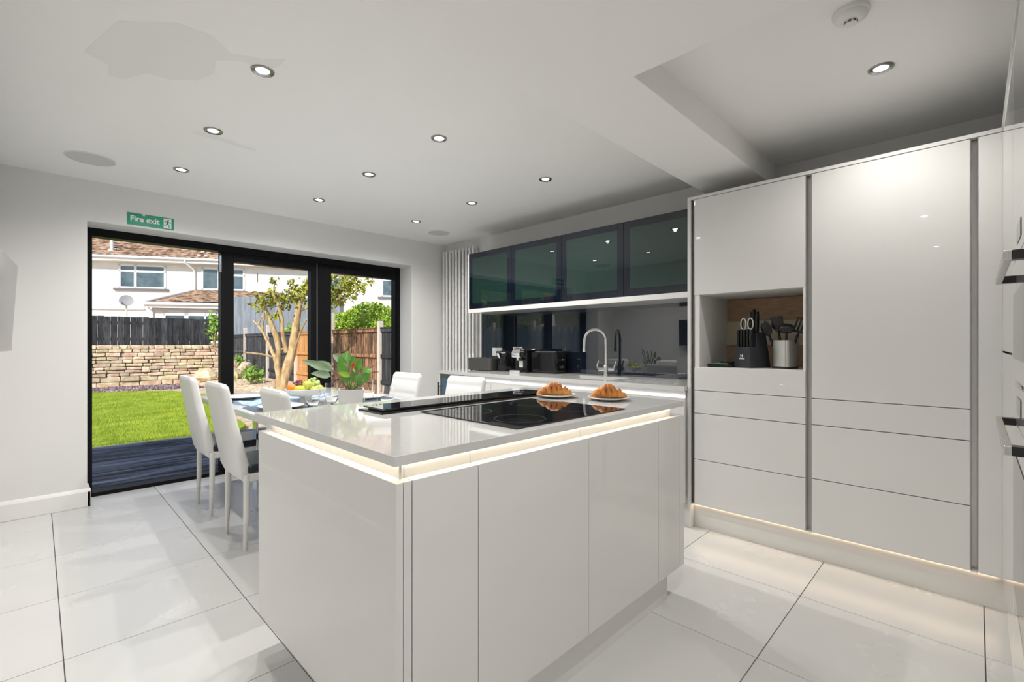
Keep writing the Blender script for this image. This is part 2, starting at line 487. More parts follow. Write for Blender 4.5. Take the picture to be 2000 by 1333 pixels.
# skirting on the door wall, returning into the reveal
sk = [(YW + 0.002, 0), (YW - 0.018, 0), (YW - 0.018, 0.108), (YW - 0.008, 0.128), (YW + 0.002, 0.132)]
struct('baseboard_back', MB().prism(sk, XL, OX0 + 0.018, axis='x').box(OX0 - .002, YW - 0.018, 0, OX0 + 0.018, YF - 0.07, 0.118), M['trimwhite'], bevel=0.004)
struct('baseboard_left', MB().box(XL - .002, 1.5, 0, XL + 0.018, YW - .02, 0.12), M['trimwhite'], bevel=0.004)

# garden doors: three black-framed bays
FY0, FY1 = YF - 0.055, YF + 0.055
dr = put('door_1', MB().box(0.25, FY0, 0.0, 0.291, FY1, 2.063).box(2.907 + .02, FY0, 0, 3.03, FY1, 2.063)
         .box(0.291, FY0, 1.985, 2.93, FY1, 2.063).box(0.291, FY0, -0.02, 2.93, FY1, 0.03), M['blackframe'], bevel=0.003)
dr['kind'] = 'structure'
def leaf_frame(x0, x1, z0, z1, gx0, gx1, gz0, gz1, y0, y1):
    m = MB()
    m.box(x0, y0, z0, gx0, y1, z1); m.box(gx1, y0, z0, x1, y1, z1)
    m.box(gx0, y0, gz1, gx1, y1, z1); m.box(gx0, y0, z0, gx1, y1, gz0)
    return put('door_leaf', m, M['blackframe'], dr, bevel=0.003)
put('pane', MB().box(0.288, YF + .02, 0.03, 1.15, YF + .026, 1.985), M['pane'], dr)
l2 = leaf_frame(1.146, 2.002, 0.03, 1.985, 1.250, 1.942, 0.13, 1.908, YF - .042, YF + .045)
put('pane', MB().box(1.245, YF + .02, 0.125, 1.947, YF + .026, 1.912), M['pane'], l2)
l3 = leaf_frame(2.010, 2.93, 0.03, 1.985, 2.153, 2.907, 0.13, 1.908, YF - .042, YF + .045)
put('pane', MB().box(2.148, YF + .02, 0.125, 2.912, YF + .026, 1.912), M['pane'], l3)
put('rubber_seal', MB().box(2.0, YF - .038, 0.03, 2.012, YF + .03, 1.985), M['gap'], dr)
put('hinge', MB().box(1.138, FY0 - .004, 1.80, 1.150, FY0 + .02, 1.95), M['chrome'], dr, bevel=0.003)
put('hinge', MB().box(1.138, FY0 - .004, 0.12, 1.150, FY0 + .02, 0.24), M['chrome'], dr, bevel=0.003)

# ------------------------------------------------------------------ ceiling fittings
def downlight(x, y, z, label, proto=[None]):
    t = thing('downlight', label, 'downlight', (x, y, z), group='recessed ceiling downlights')
    if proto[0] is None:
        a = put('trim_ring', MB().lathe([(0.024, 0.004), (0.025, -0.001), (0.030, -0.005), (0.044, -0.006), (0.047, 0.0), (0.047, 0.001)], n=28, cap0=False, cap1=False), M['ring'], t, world=False, smooth=50)
        b = put('lens', MB().lathe([(0.0255, 0.0008), (0.0255, -0.0016), (0.021, -0.0022)], n=24), M['lamp'], t, world=False)
        proto[0] = (a, b)
    else:
        again(proto[0][0], 'trim_ring', (0, 0, 0), t); again(proto[0][1], 'lens', (0, 0, 0), t)
    ld = bpy.data.lights.new('downlight_beam', 'SPOT'); ld.energy = LAMP * (0.55 if x > 2.5 and y < 1 else 1.0); ld.spot_size = R(158); ld.spot_blend = 0.9; ld.shadow_soft_size = 0.014
    ld.color = (1.0, 0.975, 0.935)
    lo = bpy.data.objects.new('beam', ld); COL.objects.link(lo); lo.parent = t; lo.location = (0, 0, -0.0175)
    return t
rows = ['nearest the kitchen beam', 'in the middle row of three', 'in the row nearest the garden doors']
cols = ['left-hand row, near the exit sign side', 'middle row over the dining table', 'row nearest the smoked glass wall units']
names = {(0, 0): 'lit downlight beside the large ceiling paint patch', (0, 1): 'lit downlight above the small oblong paint patch',
         (0, 2): 'lit downlight right of the large round ceiling speaker', (1, 0): 'lit downlight halfway along the kitchen beam, middle row',
         (1, 1): 'lit downlight in the centre of the nine over the dining area', (1, 2): 'lit downlight of the middle row nearest the garden doors',
         (2, 0): 'lit downlight by the wall units, closest to the tall cabinets', (2, 1): 'lit downlight in the wall unit row, second from the tall cabinets',
         (2, 2): 'lit downlight just before the small far ceiling speaker'}
for i, x in enumerate((0.68, 1.612, 2.542)):
    for j, y in enumerate((2.18, 2.985, 3.805)):
        downlight(x, y, ZC, names[(i, j)])
downlight(2.526, 0.288, ZC, 'lit downlight in the raised ceiling next to the smoke alarm')
for x, y, lb in ((0.75, 0.30, 'added unseen downlight in the lowered ceiling between camera and island'), (0.75, -1.2, 'added unseen downlight in the lowered ceiling behind the oven tower'),
                 (-0.9, 0.30, 'added unseen downlight in the lowered ceiling just past the television wall'), (-0.9, -1.2, 'added unseen downlight in the lowered ceiling in the middle of the back room'),
                 (-2.2, -0.4, 'added unseen downlight in the lowered ceiling nearest the far side wall')):
    downlight(x, y, ZB, lb)  # out-of-view lamps, added to brighten the room
def speaker(x, y, r, label):
    t = thing('ceiling_speaker', label, 'speaker', (x, y, ZC), group='round ceiling speakers')
    put('rim', MB().lathe([(r, 0.001), (r, -0.003), (r - 0.004, -0.005), (r - 0.005, 0.0)], n=48, cap0=False, cap1=False), M['whiteplastic'], t, world=False, smooth=50)
    put('grille', MB().lathe([(r - 0.005, 0.0005), (r - 0.005, -0.003), (0.02, -0.0035)], n=48), M['grille'], t, world=False)
speaker(0.236, 3.988, 0.125, 'round pale grey speaker grille over the fire exit sign')
speaker(2.977, 4.031, 0.115, 'round pale grey speaker grille above the column radiator')
t = thing('smoke_alarm', 'round white smoke alarm on the raised kitchen ceiling', 'smoke alarm', (2.02, 0.315, ZC))
put('base_plate', MB().lathe([(0.056, 0.001), (0.056, -0.012), (0.05, -0.016)], n=36), M['whiteplastic'], t, world=False, smooth=40)
put('dome', MB().lathe([(0.050, -0.014), (0.049, -0.026), (0.036, -0.034), (0.030, -0.036)], n=36), M['whiteplastic'], t, world=False, smooth=60)
put('sensor_cap', MB().lathe([(0.019, -0.035), (0.019, -0.046), (0.014, -0.048)], c=(0, 0, 0), n=24), M['whiteplastic'], t, world=False, smooth=40)
for k in range(8):
    a = k * PI / 4
    m = MB(); m.M = Matrix.Rotation(a, 4, 'Z'); m.box(0.0185, -0.004, -0.044, 0.0198, 0.004, -0.037)
    put('vent_slot', m, M['greyvent'], t, world=False)
t = thing('pull_cord_switch', 'grey square ceiling switch at the lowered ceiling edge', 'switch', (0.975, 0.985, ZB))
put('housing', MB().box(-0.10, -0.10, -0.022, 0.0, 0.0, 0.001), M['grille'], t, world=False, bevel=0.004)
put('cover', MB().box(-0.09, -0.09, -0.028, -0.01, -0.01, -0.021), M['grille'], t, world=False, bevel=0.002)

# fire exit sign
sg = thing('fire_exit_sign', 'green fire exit sign on the wall over the doors', 'sign', (0.471, YW, 2.062))
put('plate', MB().box(0, -0.004, 0, 0.288, 0, 0.090), M['green'], sg, world=False, bevel=0.001, seg=1)
def text_mesh(name, body, size, m, parent, loc, rot, offset=0.0, ext=0.0008, xs=1.0):
    cu = bpy.data.curves.new(name, 'FONT'); cu.body = body; cu.size = size; cu.extrude = ext; cu.offset = offset
    tmp = bpy.data.objects.new(name, cu); COL.objects.link(tmp)
    me = bpy.data.meshes.new_from_object(tmp.evaluated_get(bpy.context.evaluated_depsgraph_get()))
    bpy.data.objects.remove(tmp); bpy.data.curves.remove(cu)
    me.materials.clear(); me.materials.append(m)
    o = bpy.data.objects.new(name, me); COL.objects.link(o)
    if parent is not None: o.parent = parent
    o.location = loc; o.rotation_euler = rot; o.scale = (xs, 1, 1)
    return o
text_mesh('lettering', 'Fire exit', 0.056, M['signwhite'], sg, (0.016, -0.0045, 0.030), (PI / 2, 0, 0), offset=0.0012, xs=0.95)
pic = put('pictogram_panel', MB().box(0.222, -0.0052, 0.007, 0.272, -0.004, 0.083), M['signwhite'], sg, world=False)
m = MB()
yy = -0.0064
m.M = Matrix.Translation((0.247, yy, 0.045))
def limb(a, b, r0):
    d = Vector((b[0] - a[0], 0, b[1] - a[1])); n = Vector((-d.z, 0, d.x)).normalized() * r0
    pts = [(a[0] + n.x, a[1] + n.z), (a[0] - n.x, a[1] - n.z), (b[0] - n.x, b[1] - n.z), (b[0] + n.x, b[1] + n.z)]
    m.prism(pts, 0, 0.0012, axis='y')
m.prism([(0.004 + .005 * math.cos(k * PI / 6), .027 + .005 * math.sin(k * PI / 6)) for k in range(12)], 0, 0.0012, axis='y')
limb((0.002, 0.019), (-0.003, -0.003), 0.0055)
limb((0.002, 0.018), (-0.013, 0.014), 0.0022); limb((-0.013, 0.014), (-0.018, 0.004), 0.002)
limb((0.003, 0.016), (0.012, 0.006), 0.0022); limb((0.012, 0.006), (0.021, 0.008), 0.002)
limb((-0.003, -0.002), (-0.010, -0.015), 0.003); limb((-0.010, -0.014), (-0.023, -0.013), 0.0026)
limb((-0.002, -0.002), (0.008, -0.016), 0.003); limb((0.008, -0.015), (0.011, -0.034), 0.0026)
put('running_figure', m, M['green'], sg, world=False)
# small chipped spot on the sign's top edge
m = MB(); m.M = Matrix.Translation((0.098, -0.0046, 0.083))
m.prism([(-.009, 0.006), (-.006, -.001), (-.003, -.007), (0.001, -.004), (.005, -.008), (.008, 0.0), (.012, 0.006)], 0, 0.0008, axis='y')
put('chip', m, M['signwhite'], sg, world=False)

# television on the left wall, swung a little into the room
tv = thing('television', 'flat television with silver edge mounted on the wall', 'television', (-0.078, 3.267, 1.335), rz=R(-3.7))
# local: runs along -y from the origin, screen faces +x
m = MB(); m.M = Matrix.Rotation(R(3.0), 4, 'Y'); m.box(-0.030, -0.72, -0.205, 0.0, 0.0, 0.205)
put('body', m, M['silver'], tv, world=False, bevel=0.005)
m = MB(); m.M = Matrix.Rotation(R(3.0), 4, 'Y'); m.box(0.0002, -0.712, -0.192, 0.0016, -0.008, 0.197)
put('screen', m, M['screen'], tv, world=False)
m = MB(); m.M = Matrix.Rotation(R(3.0), 4, 'Y'); m.box(-.001, -.72, -.206, .003, 0, -.192)
put('lower_bezel', m, M['silver'], tv, world=False, bevel=0.001)
m = MB().box(-0.112, -0.45, -0.08, -0.03, -0.28, 0.08)
put('wall_bracket', m, M['black'], tv, world=False, bevel=0.004)

# ------------------------------------------------------------------ column radiator
rd = thing('column_radiator', 'tall white column radiator beside the counter end', 'radiator', (3.385, 4.18, 0.06))
c0 = None
n = 10
for k in range(n):
    y = -0.255 + k * (0.53 / (n - 1))
    if c0 is None:
        m = MB()
        for xo in (-0.022, 0.022):
            m.tube([(xo, 0, 0.03), (xo, 0, 2.16)], 0.0145, 10)
        m.tube([(-0.03, 0, 0.02), (0.03, 0, 0.02)], 0.018, 8).tube([(-0.03, 0, 2.17), (0.03, 0, 2.17)], 0.018, 8)
        c0 = put('column', m, M['radiator'], rd, world=False, smooth=50); c0.location = (0, y, 0)
    else:
        again(c0, 'column', (0, y, 0), rd)
for z in (2.17, .02):
    put('header', MB().tube([(0, -0.262, z), (0, 0.282, z)], 0.014, 10), M['radiator'], rd, world=False, smooth=50)
for y in (-0.15, 0.15):
    put('wall_bracket', MB().box(0.03, y - 0.01, 2.0, 0.064, y + 0.01, 2.03), M['radiator'], rd, world=False)
put('bleed_valve', MB().tube([(0, -0.262, 2.17), (0, -0.285, 2.17)], 0.007, 8), M['chrome'], rd, world=False)

# ------------------------------------------------------------------ tall cabinet run (fronts face the camera's left)
XD = 2.90
DT = 0.019
ZT, ZD = 2.088, 0.157           # top of run, underside of doors
def fronts(t, parts, y0, y1):
    for nm, z0, z1 in parts:
        put(nm, MB().box(XD, y0, z0, XD + DT, y1, z1), M['cab'], t, bevel=0.0015)
e = put('end_panel', MB().box(XD - 0.005, 1.280, 0.0, XR - .003, 1.301, ZT), M['cab'], origin=(XD, 1.29, 0), bevel=0.0015)
tag(e, 'tall white end panel beside the dark wall units, down to the floor', 'cabinet panel')
e = put('cornice_panel', MB().box(XD - 0.004, -0.095, ZT - 0.018, XR - .003, 1.28, ZT), M['cab'], origin=(XD, 0.6, ZT), bevel=0.001)
tag(e, 'thin white top panel running along the tall cabinets', 'cabinet panel')
def profile(y0, y1, label):
    t = thing('handle_profile', label, 'handle', (XD, (y0 + y1) / 2, ZD), group='vertical metal grip profiles of the tall cabinets')
    m = MB(); w = y1 - y0
    m.prism([(XD + .002, y0), (XD + .045, y0), (XD + .045, y1), (XD + .002, y1), (XD + .002, y1 - .002), (XD + .040, y1 - .004), (XD + .040, y0 + .004), (XD + .002, y0 + .002)], ZD, ZT - 0.02)
    put('channel', m, M['alu'], t)
    put('end_cap', MB().box(XD + .003, y0, ZD - .004, XD + .044, y1, ZD + .002), M['whiteplastic'], t)
profile(1.2585, 1.2795, 'narrow brushed metal profile between end panel and knife niche cabinet')
profile(0.624, 0.651, 'brushed metal profile between the two tall cabinets')
profile(-0.006, 0.0185, 'wide brushed metal profile at the filler panel')
# cabinet with the open niche
t = thing('tall_cabinet', 'tall white cabinet with an open niche holding knife block', 'cabinet', (XD, 0.955, ZD), group='tall kitchen cabinets')
y0, y1 = 0.652, 1.2575
NZ0, NZ1, NY0, NY1 = 1.018, 1.463, 0.664, 1.226
put('lower_carcass', MB().box(XD + DT + .002, y0, ZD, XR - .004, y1, NZ0 - .002), M['cabin'], t)
put('upper_carcass', MB().box(XD + DT + .002, y0, NZ1 + .003, XR - .004, y1, ZT - .02), M['cabin'], t)
put('niche_side', MB().box(XD + .002, NY1, NZ0 - .01, XR - .004, y1 - .002, NZ1 + .01), M['cabin'], t)
put('niche_side', MB().box(XD + .002, y0, NZ0 - .01, XR - .004, NY0, NZ1 + .01), M['cabin'], t)
put('niche_base', MB().box(XD + .001, NY0, NZ0 - .002, XR - .05, NY1, NZ0), M['cabin'], t)
nb = put('niche_back', MB().box(3.36, NY0, NZ0, 3.38, NY1, NZ1), M['wood'], t)
put('back_rail', MB().box(3.345, NY0, 1.155, 3.36, NY1, 1.315), M['woodpale'], nb, bevel=.001)
put('upper_door', MB().box(XD, y0, 1.468, XD + DT, y1, 2.068), M['cab'], t, bevel=.0015)
put('drawer_front', MB().box(XD, y0, 0.8735, XD + DT, y1, 1.016), M['cab'], t, bevel=.0015)
put('drawer_front', MB().box(XD, y0, 0.7305, XD + DT, y1, 0.8700), M['cab'], t, bevel=.0015)
put('drawer_front', MB().box(XD, y0, 0.4420, XD + DT, y1, 0.7270), M['cab'], t, bevel=.0015)
put('drawer_front', MB().box(XD, y0, ZD, XD + DT, y1, 0.4385), M['cab'], t, bevel=.0015)
# full-height cabinet
t = thing('tall_cabinet', 'tall white cabinet with one huge door over three drawers', 'cabinet', (XD, 0.32, ZD), group='tall kitchen cabinets')
y0, y1 = 0.0195, 0.623
put('carcass', MB().box(XD + DT + .002, y0, ZD, XR - .004, y1, ZT - .02), M['cabin'], t)
put('door', MB().box(XD, y0, 0.8735, XD + DT, y1, 2.068), M['cab'], t, bevel=.0015)
put('drawer_front', MB().box(XD, y0, 0.7335, XD + DT, y1, 0.8700), M['cab'], t, bevel=.0015)
put('drawer_front', MB().box(XD, y0, 0.4465, XD + DT, y1, 0.7300), M['cab'], t, bevel=.0015)
put('drawer_front', MB().box(XD, y0, ZD, XD + DT, y1, 0.4430), M['cab'], t, bevel=.0015)
e = put('filler_panel', MB().box(XD, -0.081, 0.157, XD + DT, -0.007, 2.068), M['cab'], origin=(XD, -.04, .157), bevel=.001)
tag(e, 'narrow white corner filler panel between tall cabinet and oven tower', 'cabinet panel')
e = put('plinth', MB().box(2.945, -0.10, 0.0, 2.961, 1.279, 0.152), M['cab'], origin=(2.945, .6, 0), bevel=.001)
tag(e, 'white plinth under the tall cabinets, washed by warm light', 'plinth')
def strip(name, label, a, b, m, cat='light strip', group=None):
    t = thing(name, label, cat, ((a[0] + b[0]) / 2, (a[1] + b[1]) / 2, a[2]), group=group)
    return t
t = strip('led_strip', 'warm glowing light strip under the tall cabinet doors', (2.93, -0.06, .152), (2.93, 1.27, .152), None)
put('diffuser', MB().box(2.9385, -0.07, 0.1475, 2.9446, 1.275, 0.1535), M['ledlow'], t)
put('channel', MB().box(2.9225, -0.07, 0.1538, 2.9446, 1.275, 0.156), M['alu'], t)

# ------------------------------------------------------------------ oven tower at the right edge (faces +y)
YT = -0.080
t = thing('oven_housing', 'white tower cabinet around the two ovens', 'cabinet', (2.4, YT, 0.1))
put('carcass', MB().box(2.036, YT - .60, 0.155, XR - .004, YT - DT - .002, ZT - .02), M['cabin'], t)
put('upper_carcass', MB().box(1.38, YT - .60, 1.495, 2.034, YT - DT - .002, ZT - .02), M['cabin'], t)
put('lower_carcass', MB().box(1.38, YT - .60, .155, 2.034, YT - DT - .002, .415), M['cabin'], t)
put('top_panel', MB().box(1.36, YT - .60, ZT - .018, XD - .005, YT + .004, ZT), M['cab'], t, bevel=.001)
put('door', MB().box(2.092, YT - DT, 1.132, XD - .0008, YT, 2.066), M['cab'], t, bevel=.0015)
put('door', MB().box(2.092, YT - DT, 0.157, XD - .0008, YT, 1.125), M['cab'], t, bevel=.0015)
put('top_door', MB().box(1.40, YT - DT, 1.50, 2.085, YT, 2.066), M['cab'], t, bevel=.0015)
put('drawer_front', MB().box(1.40, YT - DT, 0.157, 2.085, YT, 0.40), M['cab'], t, bevel=.0015)
put('plinth', MB().box(1.36, YT - .07, 0.0, 2.944, YT - .055, 0.15), M['cab'], t)
put('side_panel', MB().box(1.36, YT - .60, 0.0, 1.38, YT + .002, ZT - .02), M['cab'], t)
def oven(z0, z1, zh, panel_top, label):
    o = thing('oven', label, 'oven', (1.72, YT, z0), group='built-in ovens')
    put('body', MB().box(1.42, YT - .5, z0, 2.03, YT - .0195, z1), M['gap'], o)
    a, b = (z0, z1 - .10) if panel_top else (z0 + .10, z1)
    put('door', MB().box(1.42, YT - .019, a + .003, 2.03, YT + .004, b - .003), M['ovenglass'], o, bevel=.002)
    put('window', MB().box(1.50, YT + .0045, a + .06, 1.95, YT + .0055, b - .09), M['blackglass'], o)
    cp = (b, z1) if panel_top else (z0, a)
    p = put('control_panel', MB().box(1.42, YT - .019, cp[0], 2.03, YT + .004, cp[1]), M['ovenglass'], o, bevel=.002)
    put('display', MB().box(1.65, YT + .0045, cp[0] + .03, 1.80, YT + .0052, cp[1] - .025), M['blackglass'], p)
    hd = put('handle', MB().box(1.335 + .0, YT + .030, zh - .010, 1.868, YT + .042, zh + .010), M['steel'], o, bevel=.002)
    for x in (1.335, 1.840):
        put('handle_arm', MB().box(x, YT + .003, zh - .0095, x + .028, YT + .030, zh + .0095), M['black'], hd, bevel=.001)
    return o
oven(1.06, 1.49, 1.335, True, 'upper white glass oven with silver bar handle')
oven(0.42, 1.05, 0.951, True, 'lower white glass oven with silver bar handle')

# ------------------------------------------------------------------ worktop run below the dark wall units
ZK = 0.895
XF = 2.85
KY0, KY1 = 1.302, 3.876
wt = thing('worktop', 'white quartz worktop along the dark splashback, with sink cut-out', 'worktop', (3.1, 2.6, ZK - .03))
SX0, SX1, SY0, SY1 = 2.97, 3.27, 1.93, 2.42
m = MB()
m.box(XF, KY0, ZK - .03, SX0, KY1, ZK); m.box(SX1, KY0, ZK - .03, XR - .001, KY1, ZK)
m.box(SX0, SY1, ZK - .03, SX1, KY1, ZK); m.box(SX0, KY0, ZK - .03, SX1, SY0, ZK)
put('slab', m, M['quartz'], wt)
for k in range(6):
    y = 1.44 + k * 0.072
    put('drainer_groove', MB().box(3.0, y, ZK - .0005, 3.30, y + .007, ZK + .0004), M['grille'], wt)
snk = thing('sink', 'steel undermount sink basin set in the white worktop', 'sink', (3.12, 2.17, ZK - .2))
m = MB()
b = .004
m.box(SX0 - b, SY0 - b, ZK - .20, SX1 + b, SY1 + b, ZK - .196)
for a in ((SX0 - b, SY0 - b, SX0, SY1 + b), (SX1, SY0 - b, SX1 + b, SY1 + b), (SX0, SY0 - b, SX1, SY0), (SX0, SY1, SX1, SY1 + b)):
    m.box(a[0], a[1], ZK - .2, a[2], a[3], ZK - .031)
put('basin', m, M['steel'], snk)
put('drain', MB().lathe([(.04, 0), (.04, .003), (.02, .004)], (3.12, 2.17, ZK - .196), 20), M['chrome'], snk)
labs = ['white base unit front nearest the tall cabinets', 'white base unit front below the sink', 'white base unit front below the coffee machine', 'white base unit front beside the wine cooler']
ys = [1.304, 1.90, 2.50, 3.10, 3.52]
for k in range(4):
    t = thing('base_cabinet', labs[k], 'cabinet', (XF, (ys[k] + ys[k + 1]) / 2, .15), group='base units under the back worktop')
    if k == 1:
        put('carcass', MB().box(XF + .06, ys[k], .15, XR - .004, ys[k + 1], ZK - .205), M['cabin'], t)
    else:
        put('carcass', MB().box(XF + .06, ys[k], .15, XR - .004, ys[k + 1], ZK - .032), M['cabin'], t)
    put('door', MB().box(XF + .012, ys[k] + .0015, .155, XF + .031, ys[k + 1] - .0015, ZK - .075), M['cab'], t, bevel=.0015)
t = thing('wine_cooler', 'small wine cooler with dark glass at the counter end', 'wine cooler', (XF, 3.68, .1))
put('body', MB().box(XF + .035, 3.522, .1, XR - .004, 3.845, ZK - .033), M['cabin'], t)
d = put('door', MB().box(XF + .005, 3.53, .15, XF + .034, 3.843, ZK - .04), M['steel'], t, bevel=.002)
put('glass', MB().box(XF + .002, 3.565, .19, XF + .0049, 3.81, ZK - .07), M['bluefilm'], d)
put('handle', MB().tube([(XF - .03, 3.83, .45), (XF - .03, 3.83, .78)], .008, 10).tube([(XF - .03, 3.83, .5), (XF + .006, 3.83, .5)], .005, 8).tube([(XF - .03, 3.83, .74), (XF + .006, 3.83, .74)], .005, 8), M['black'], d, smooth=50)
e = put('end_panel', MB().box(XF + .004, 3.848, 0, XR - .004, 3.868, ZK - .031), M['cab'], origin=(XF, 3.85, 0), bevel=.001)
tag(e, 'white end panel of the counter, in front of the radiator', 'cabinet panel')
t = strip('led_strip', 'cool white light strip under the back worktop edge', (XF + .02, 1.31, ZK - .034), (XF + .02, 3.5, ZK - .034), None)
put('diffuser', MB().box(XF + .03, 1.31, ZK - .071, XF + .036, 3.50, ZK - .065), M['ledcool'], t)
put('channel', MB().box(XF + .036, 1.31, ZK - .075, XF + .0585, 3.50, ZK - .031), M['cab'], t)
e = put('plinth', MB().box(XF + .06, 1.304, 0, XF + .075, 3.847, .148), M['cab'], origin=(XF, 2.5, 0))
tag(e, 'white plinth under the back counter units', 'plinth')
e = put('splashback', MB().box(XR - .009, 1.303, ZK + .001, XR - .001, 3.877, 1.495), M['splash'], origin=(XR, 2.6, ZK))
tag(e, 'dark grey glass splashback reflecting the garden', 'splashback')

# wall units with smoked glass doors
XU = 3.09
UZ0, UZ1 = 1.522, 2.076
yu = [3.672, 3.068, 2.472, 1.880, 1.303]
ul = ['smoked glass wall unit beside the radiator', 'smoked glass wall unit above the kettle', 'smoked glass wall unit above the sink tap', 'smoked glass wall unit against the tall end panel']
for k in range(4):
    a, b_ = yu[k + 1] + .0015, yu[k] - .0015
    t = thing('wall_cabinet', ul[k], 'cabinet', (XU, (a + b_) / 2, UZ0), group='smoked glass wall units')
    m = MB()
    m.box(XU + .023, a - .001, UZ0, XR - .004, a + .017, UZ1).box(XU + .023, b_ - .017, UZ0, XR - .004, b_ + .001, UZ1)
    m.box(XU + .023, a, UZ0, XR - .004, b_, UZ0 + .018).box(XU + .023, a, UZ1 - .018, XR - .004, b_, UZ1).box(XR - .02, a, UZ0, XR - .004, b_, UZ1)
    put('carcass', m, M['navyframe'], t)
    d = put('door', MB().box(XU + .001, a, UZ0 - .004, XU + .021, a + .058, UZ1).box(XU + .001, b_ - .058, UZ0 - .004, XU + .021, b_, UZ1)
            .box(XU + .001, a + .058, UZ1 - .058, XU + .021, b_ - .058, UZ1).box(XU + .001, a + .058, UZ0 - .004, XU + .021, b_ - .058, UZ0 + .054), M['navyframe'], t)
    put('glass', MB().box(XU - .0015, a + .052, UZ0 + .048, XU + .0008, b_ - .052, UZ1 - .052), M['darkglass'], d)
    m = MB().box(XU - .0015, a, UZ0 - .004, XU + .0008, a + .0515, UZ1).box(XU - .0015, b_ - .0515, UZ0 - .004, XU + .0008, b_, UZ1)
    m.box(XU - .0015, a + .052, UZ0 - .004, XU + .0008, b_ - .052, UZ0 + .0475).box(XU - .0015, a + .052, UZ1 - .0515, XU + .0008, b_ - .052, UZ1)
    put('glass_border', m, M['darkborder'], d)
    put('shelf', MB().box(XU + .05, a + .018, 1.79, XR - .021, b_ - .018, 1.806), M['navyframe'], t)
e = put('wall_unit_side_panel', MB().box(XU - .002, 3.6735, UZ0 - .045, XR - .002, 3.692, UZ1), M['cab'], origin=(XU, 3.68, UZ0), bevel=.001)
tag(e, 'thin white side panel of the wall units next to the radiator', 'cabinet panel')
e = put('pelmet_shelf', MB().box(XU - .003, 1.303, UZ0 - .045, XR - .01, 3.6733, UZ0 - .006), M['cab'], origin=(XU, 2.5, UZ0), bevel=.001)
tag(e, 'long white bottom board beneath the smoked glass wall units', 'cabinet panel')

# ------------------------------------------------------------------ island
IX0, IX1, IY0, IY1 = 0.590, 2.112, 0.965, 1.938
ZI, ZP, ZPB = 0.90, 0.832, 0.14
isl = thing('island_worktop', 'thick white quartz worktop of the kitchen island', 'worktop', (1.33, 1.45, .876))
put('slab', MB().box(.578, .953, .876, 2.085, 1.945, .90), M['quartz'], isl, bevel=.0012)
def island_unit(name, label, y0, x0, x1, door=True):
    t = thing(name, label, 'cabinet', ((x0 + x1) / 2, IY0, ZPB), group='island base units')
    put('carcass', MB().box(x0 + .001, IY0 + .036, ZPB, x1 - .001, IY1 - .04, .874), M['cab'], t)
    put('door', MB().box(x0 + .0015, IY0, ZPB, x1 - .0015, IY0 + .019, ZP), M['cab'], t, bevel=.0012)
    put('grip_rail', MB().box(x0 + .001, IY0 + .019, ZPB, x1 - .001, IY0 + .036, ZP - .004), M['cab'], t)
island_unit('island_cabinet', 'narrow island cupboard front next to the corner post', IY0, .634, .846)
island_unit('island_cabinet', 'wide island cupboard front in the middle of the long side', IY0, .846, 1.359)
island_unit('island_cabinet', 'wide island cupboard front farther from the camera', IY0, 1.359, 1.866)
e = put('island_corner_post', MB().box(IX0 + .0205, IY0, ZPB, .6325, IY0 + .019, ZP), M['cab'], origin=(.61, IY0, ZPB), bevel=.001)
tag(e, 'slim white corner strip at the near island corner', 'cabinet panel')
e = put('island_end_filler', MB().box(1.868, IY0, ZPB, 2.064, IY0 + .019, ZP), M['cab'], origin=(1.95, IY0, ZPB), bevel=.001)
tag(e, 'white filler front at the far end of the island', 'cabinet panel')
e = put('island_side_panel', MB().box(IX0, IY0, ZPB, IX0 + .019, IY1, ZP), M['cab'], origin=(IX0, 1.45, ZPB), bevel=.0012)
tag(e, 'large plain white panel on the dining side of the island', 'cabinet panel')
e = put('island_side_panel', MB().box(2.066, IY0, ZPB, 2.112, IY1, ZP), M['cab'], origin=(2.09, 1.45, ZPB), bevel=.0012)
tag(e, 'white end panel of the island facing the tall cabinets', 'cabinet panel')
m = MB().box(IX0 + .0195, IY0 + .0375, ZPB, IX0 + .032, IY1 - .03, ZP - .004)
e = put('island_inner_panel', MB().box(IX0 + .033, IY0 + .037, ZPB, .6335, IY1 - .04, .875), M['cab'], origin=(.62, 1.4, ZPB))
tag(e, 'white recessed panel behind the island light channel, dining side', 'cabinet panel')
e = put('island_inner_panel', MB().box(1.867, IY0 + .037, ZPB, 2.05, IY1 - .04, .875), M['cab'], origin=(1.95, 1.4, ZPB))
tag(e, 'white recessed panel at the far end of the island light channel', 'cabinet panel')
e = put('island_back_panel', MB().box(IX0 + .02, IY1 - .038, ZPB, 2.065, IY1, ZP), M['cab'], origin=(1.3, IY1, ZPB), bevel=.001)
tag(e, 'white back panel of the island facing the dining chairs', 'cabinet panel')
e = put('plinth', MB().box(.668, 1.0, 0, 2.017, 1.016, ZPB - .001).box(.668, 1.016, 0, .684, 1.88, ZPB - .001).box(2.001, 1.016, 0, 2.017, 1.88, ZPB - .001).box(.684, 1.864, 0, 2.001, 1.88, ZPB - .001), M['cab'], origin=(1.33, 1.4, 0), bevel=.001)
tag(e, 'low white plinth carrying the kitchen island', 'plinth')
t = thing('led_strip', 'warm glowing light channel under the island worktop', 'light strip', (1.3, 1.4, .84))
put('diffuser', MB().box(IX0 + .026, IY0 + .030, .8685, 2.045, IY0 + .0355, .8755), M['ledwarm'], t)
put('diffuser', MB().box(IX0 + .026, IY0 + .0365, .8685, IX0 + .0315, IY1 - .05, .8755), M['ledwarm'], t)
put('corner_trim', MB().box(IX0 + .0255, IY0 + .0285, ZP, IX0 + .0325, IY0 + .0298, .8680), M['cab'], t)
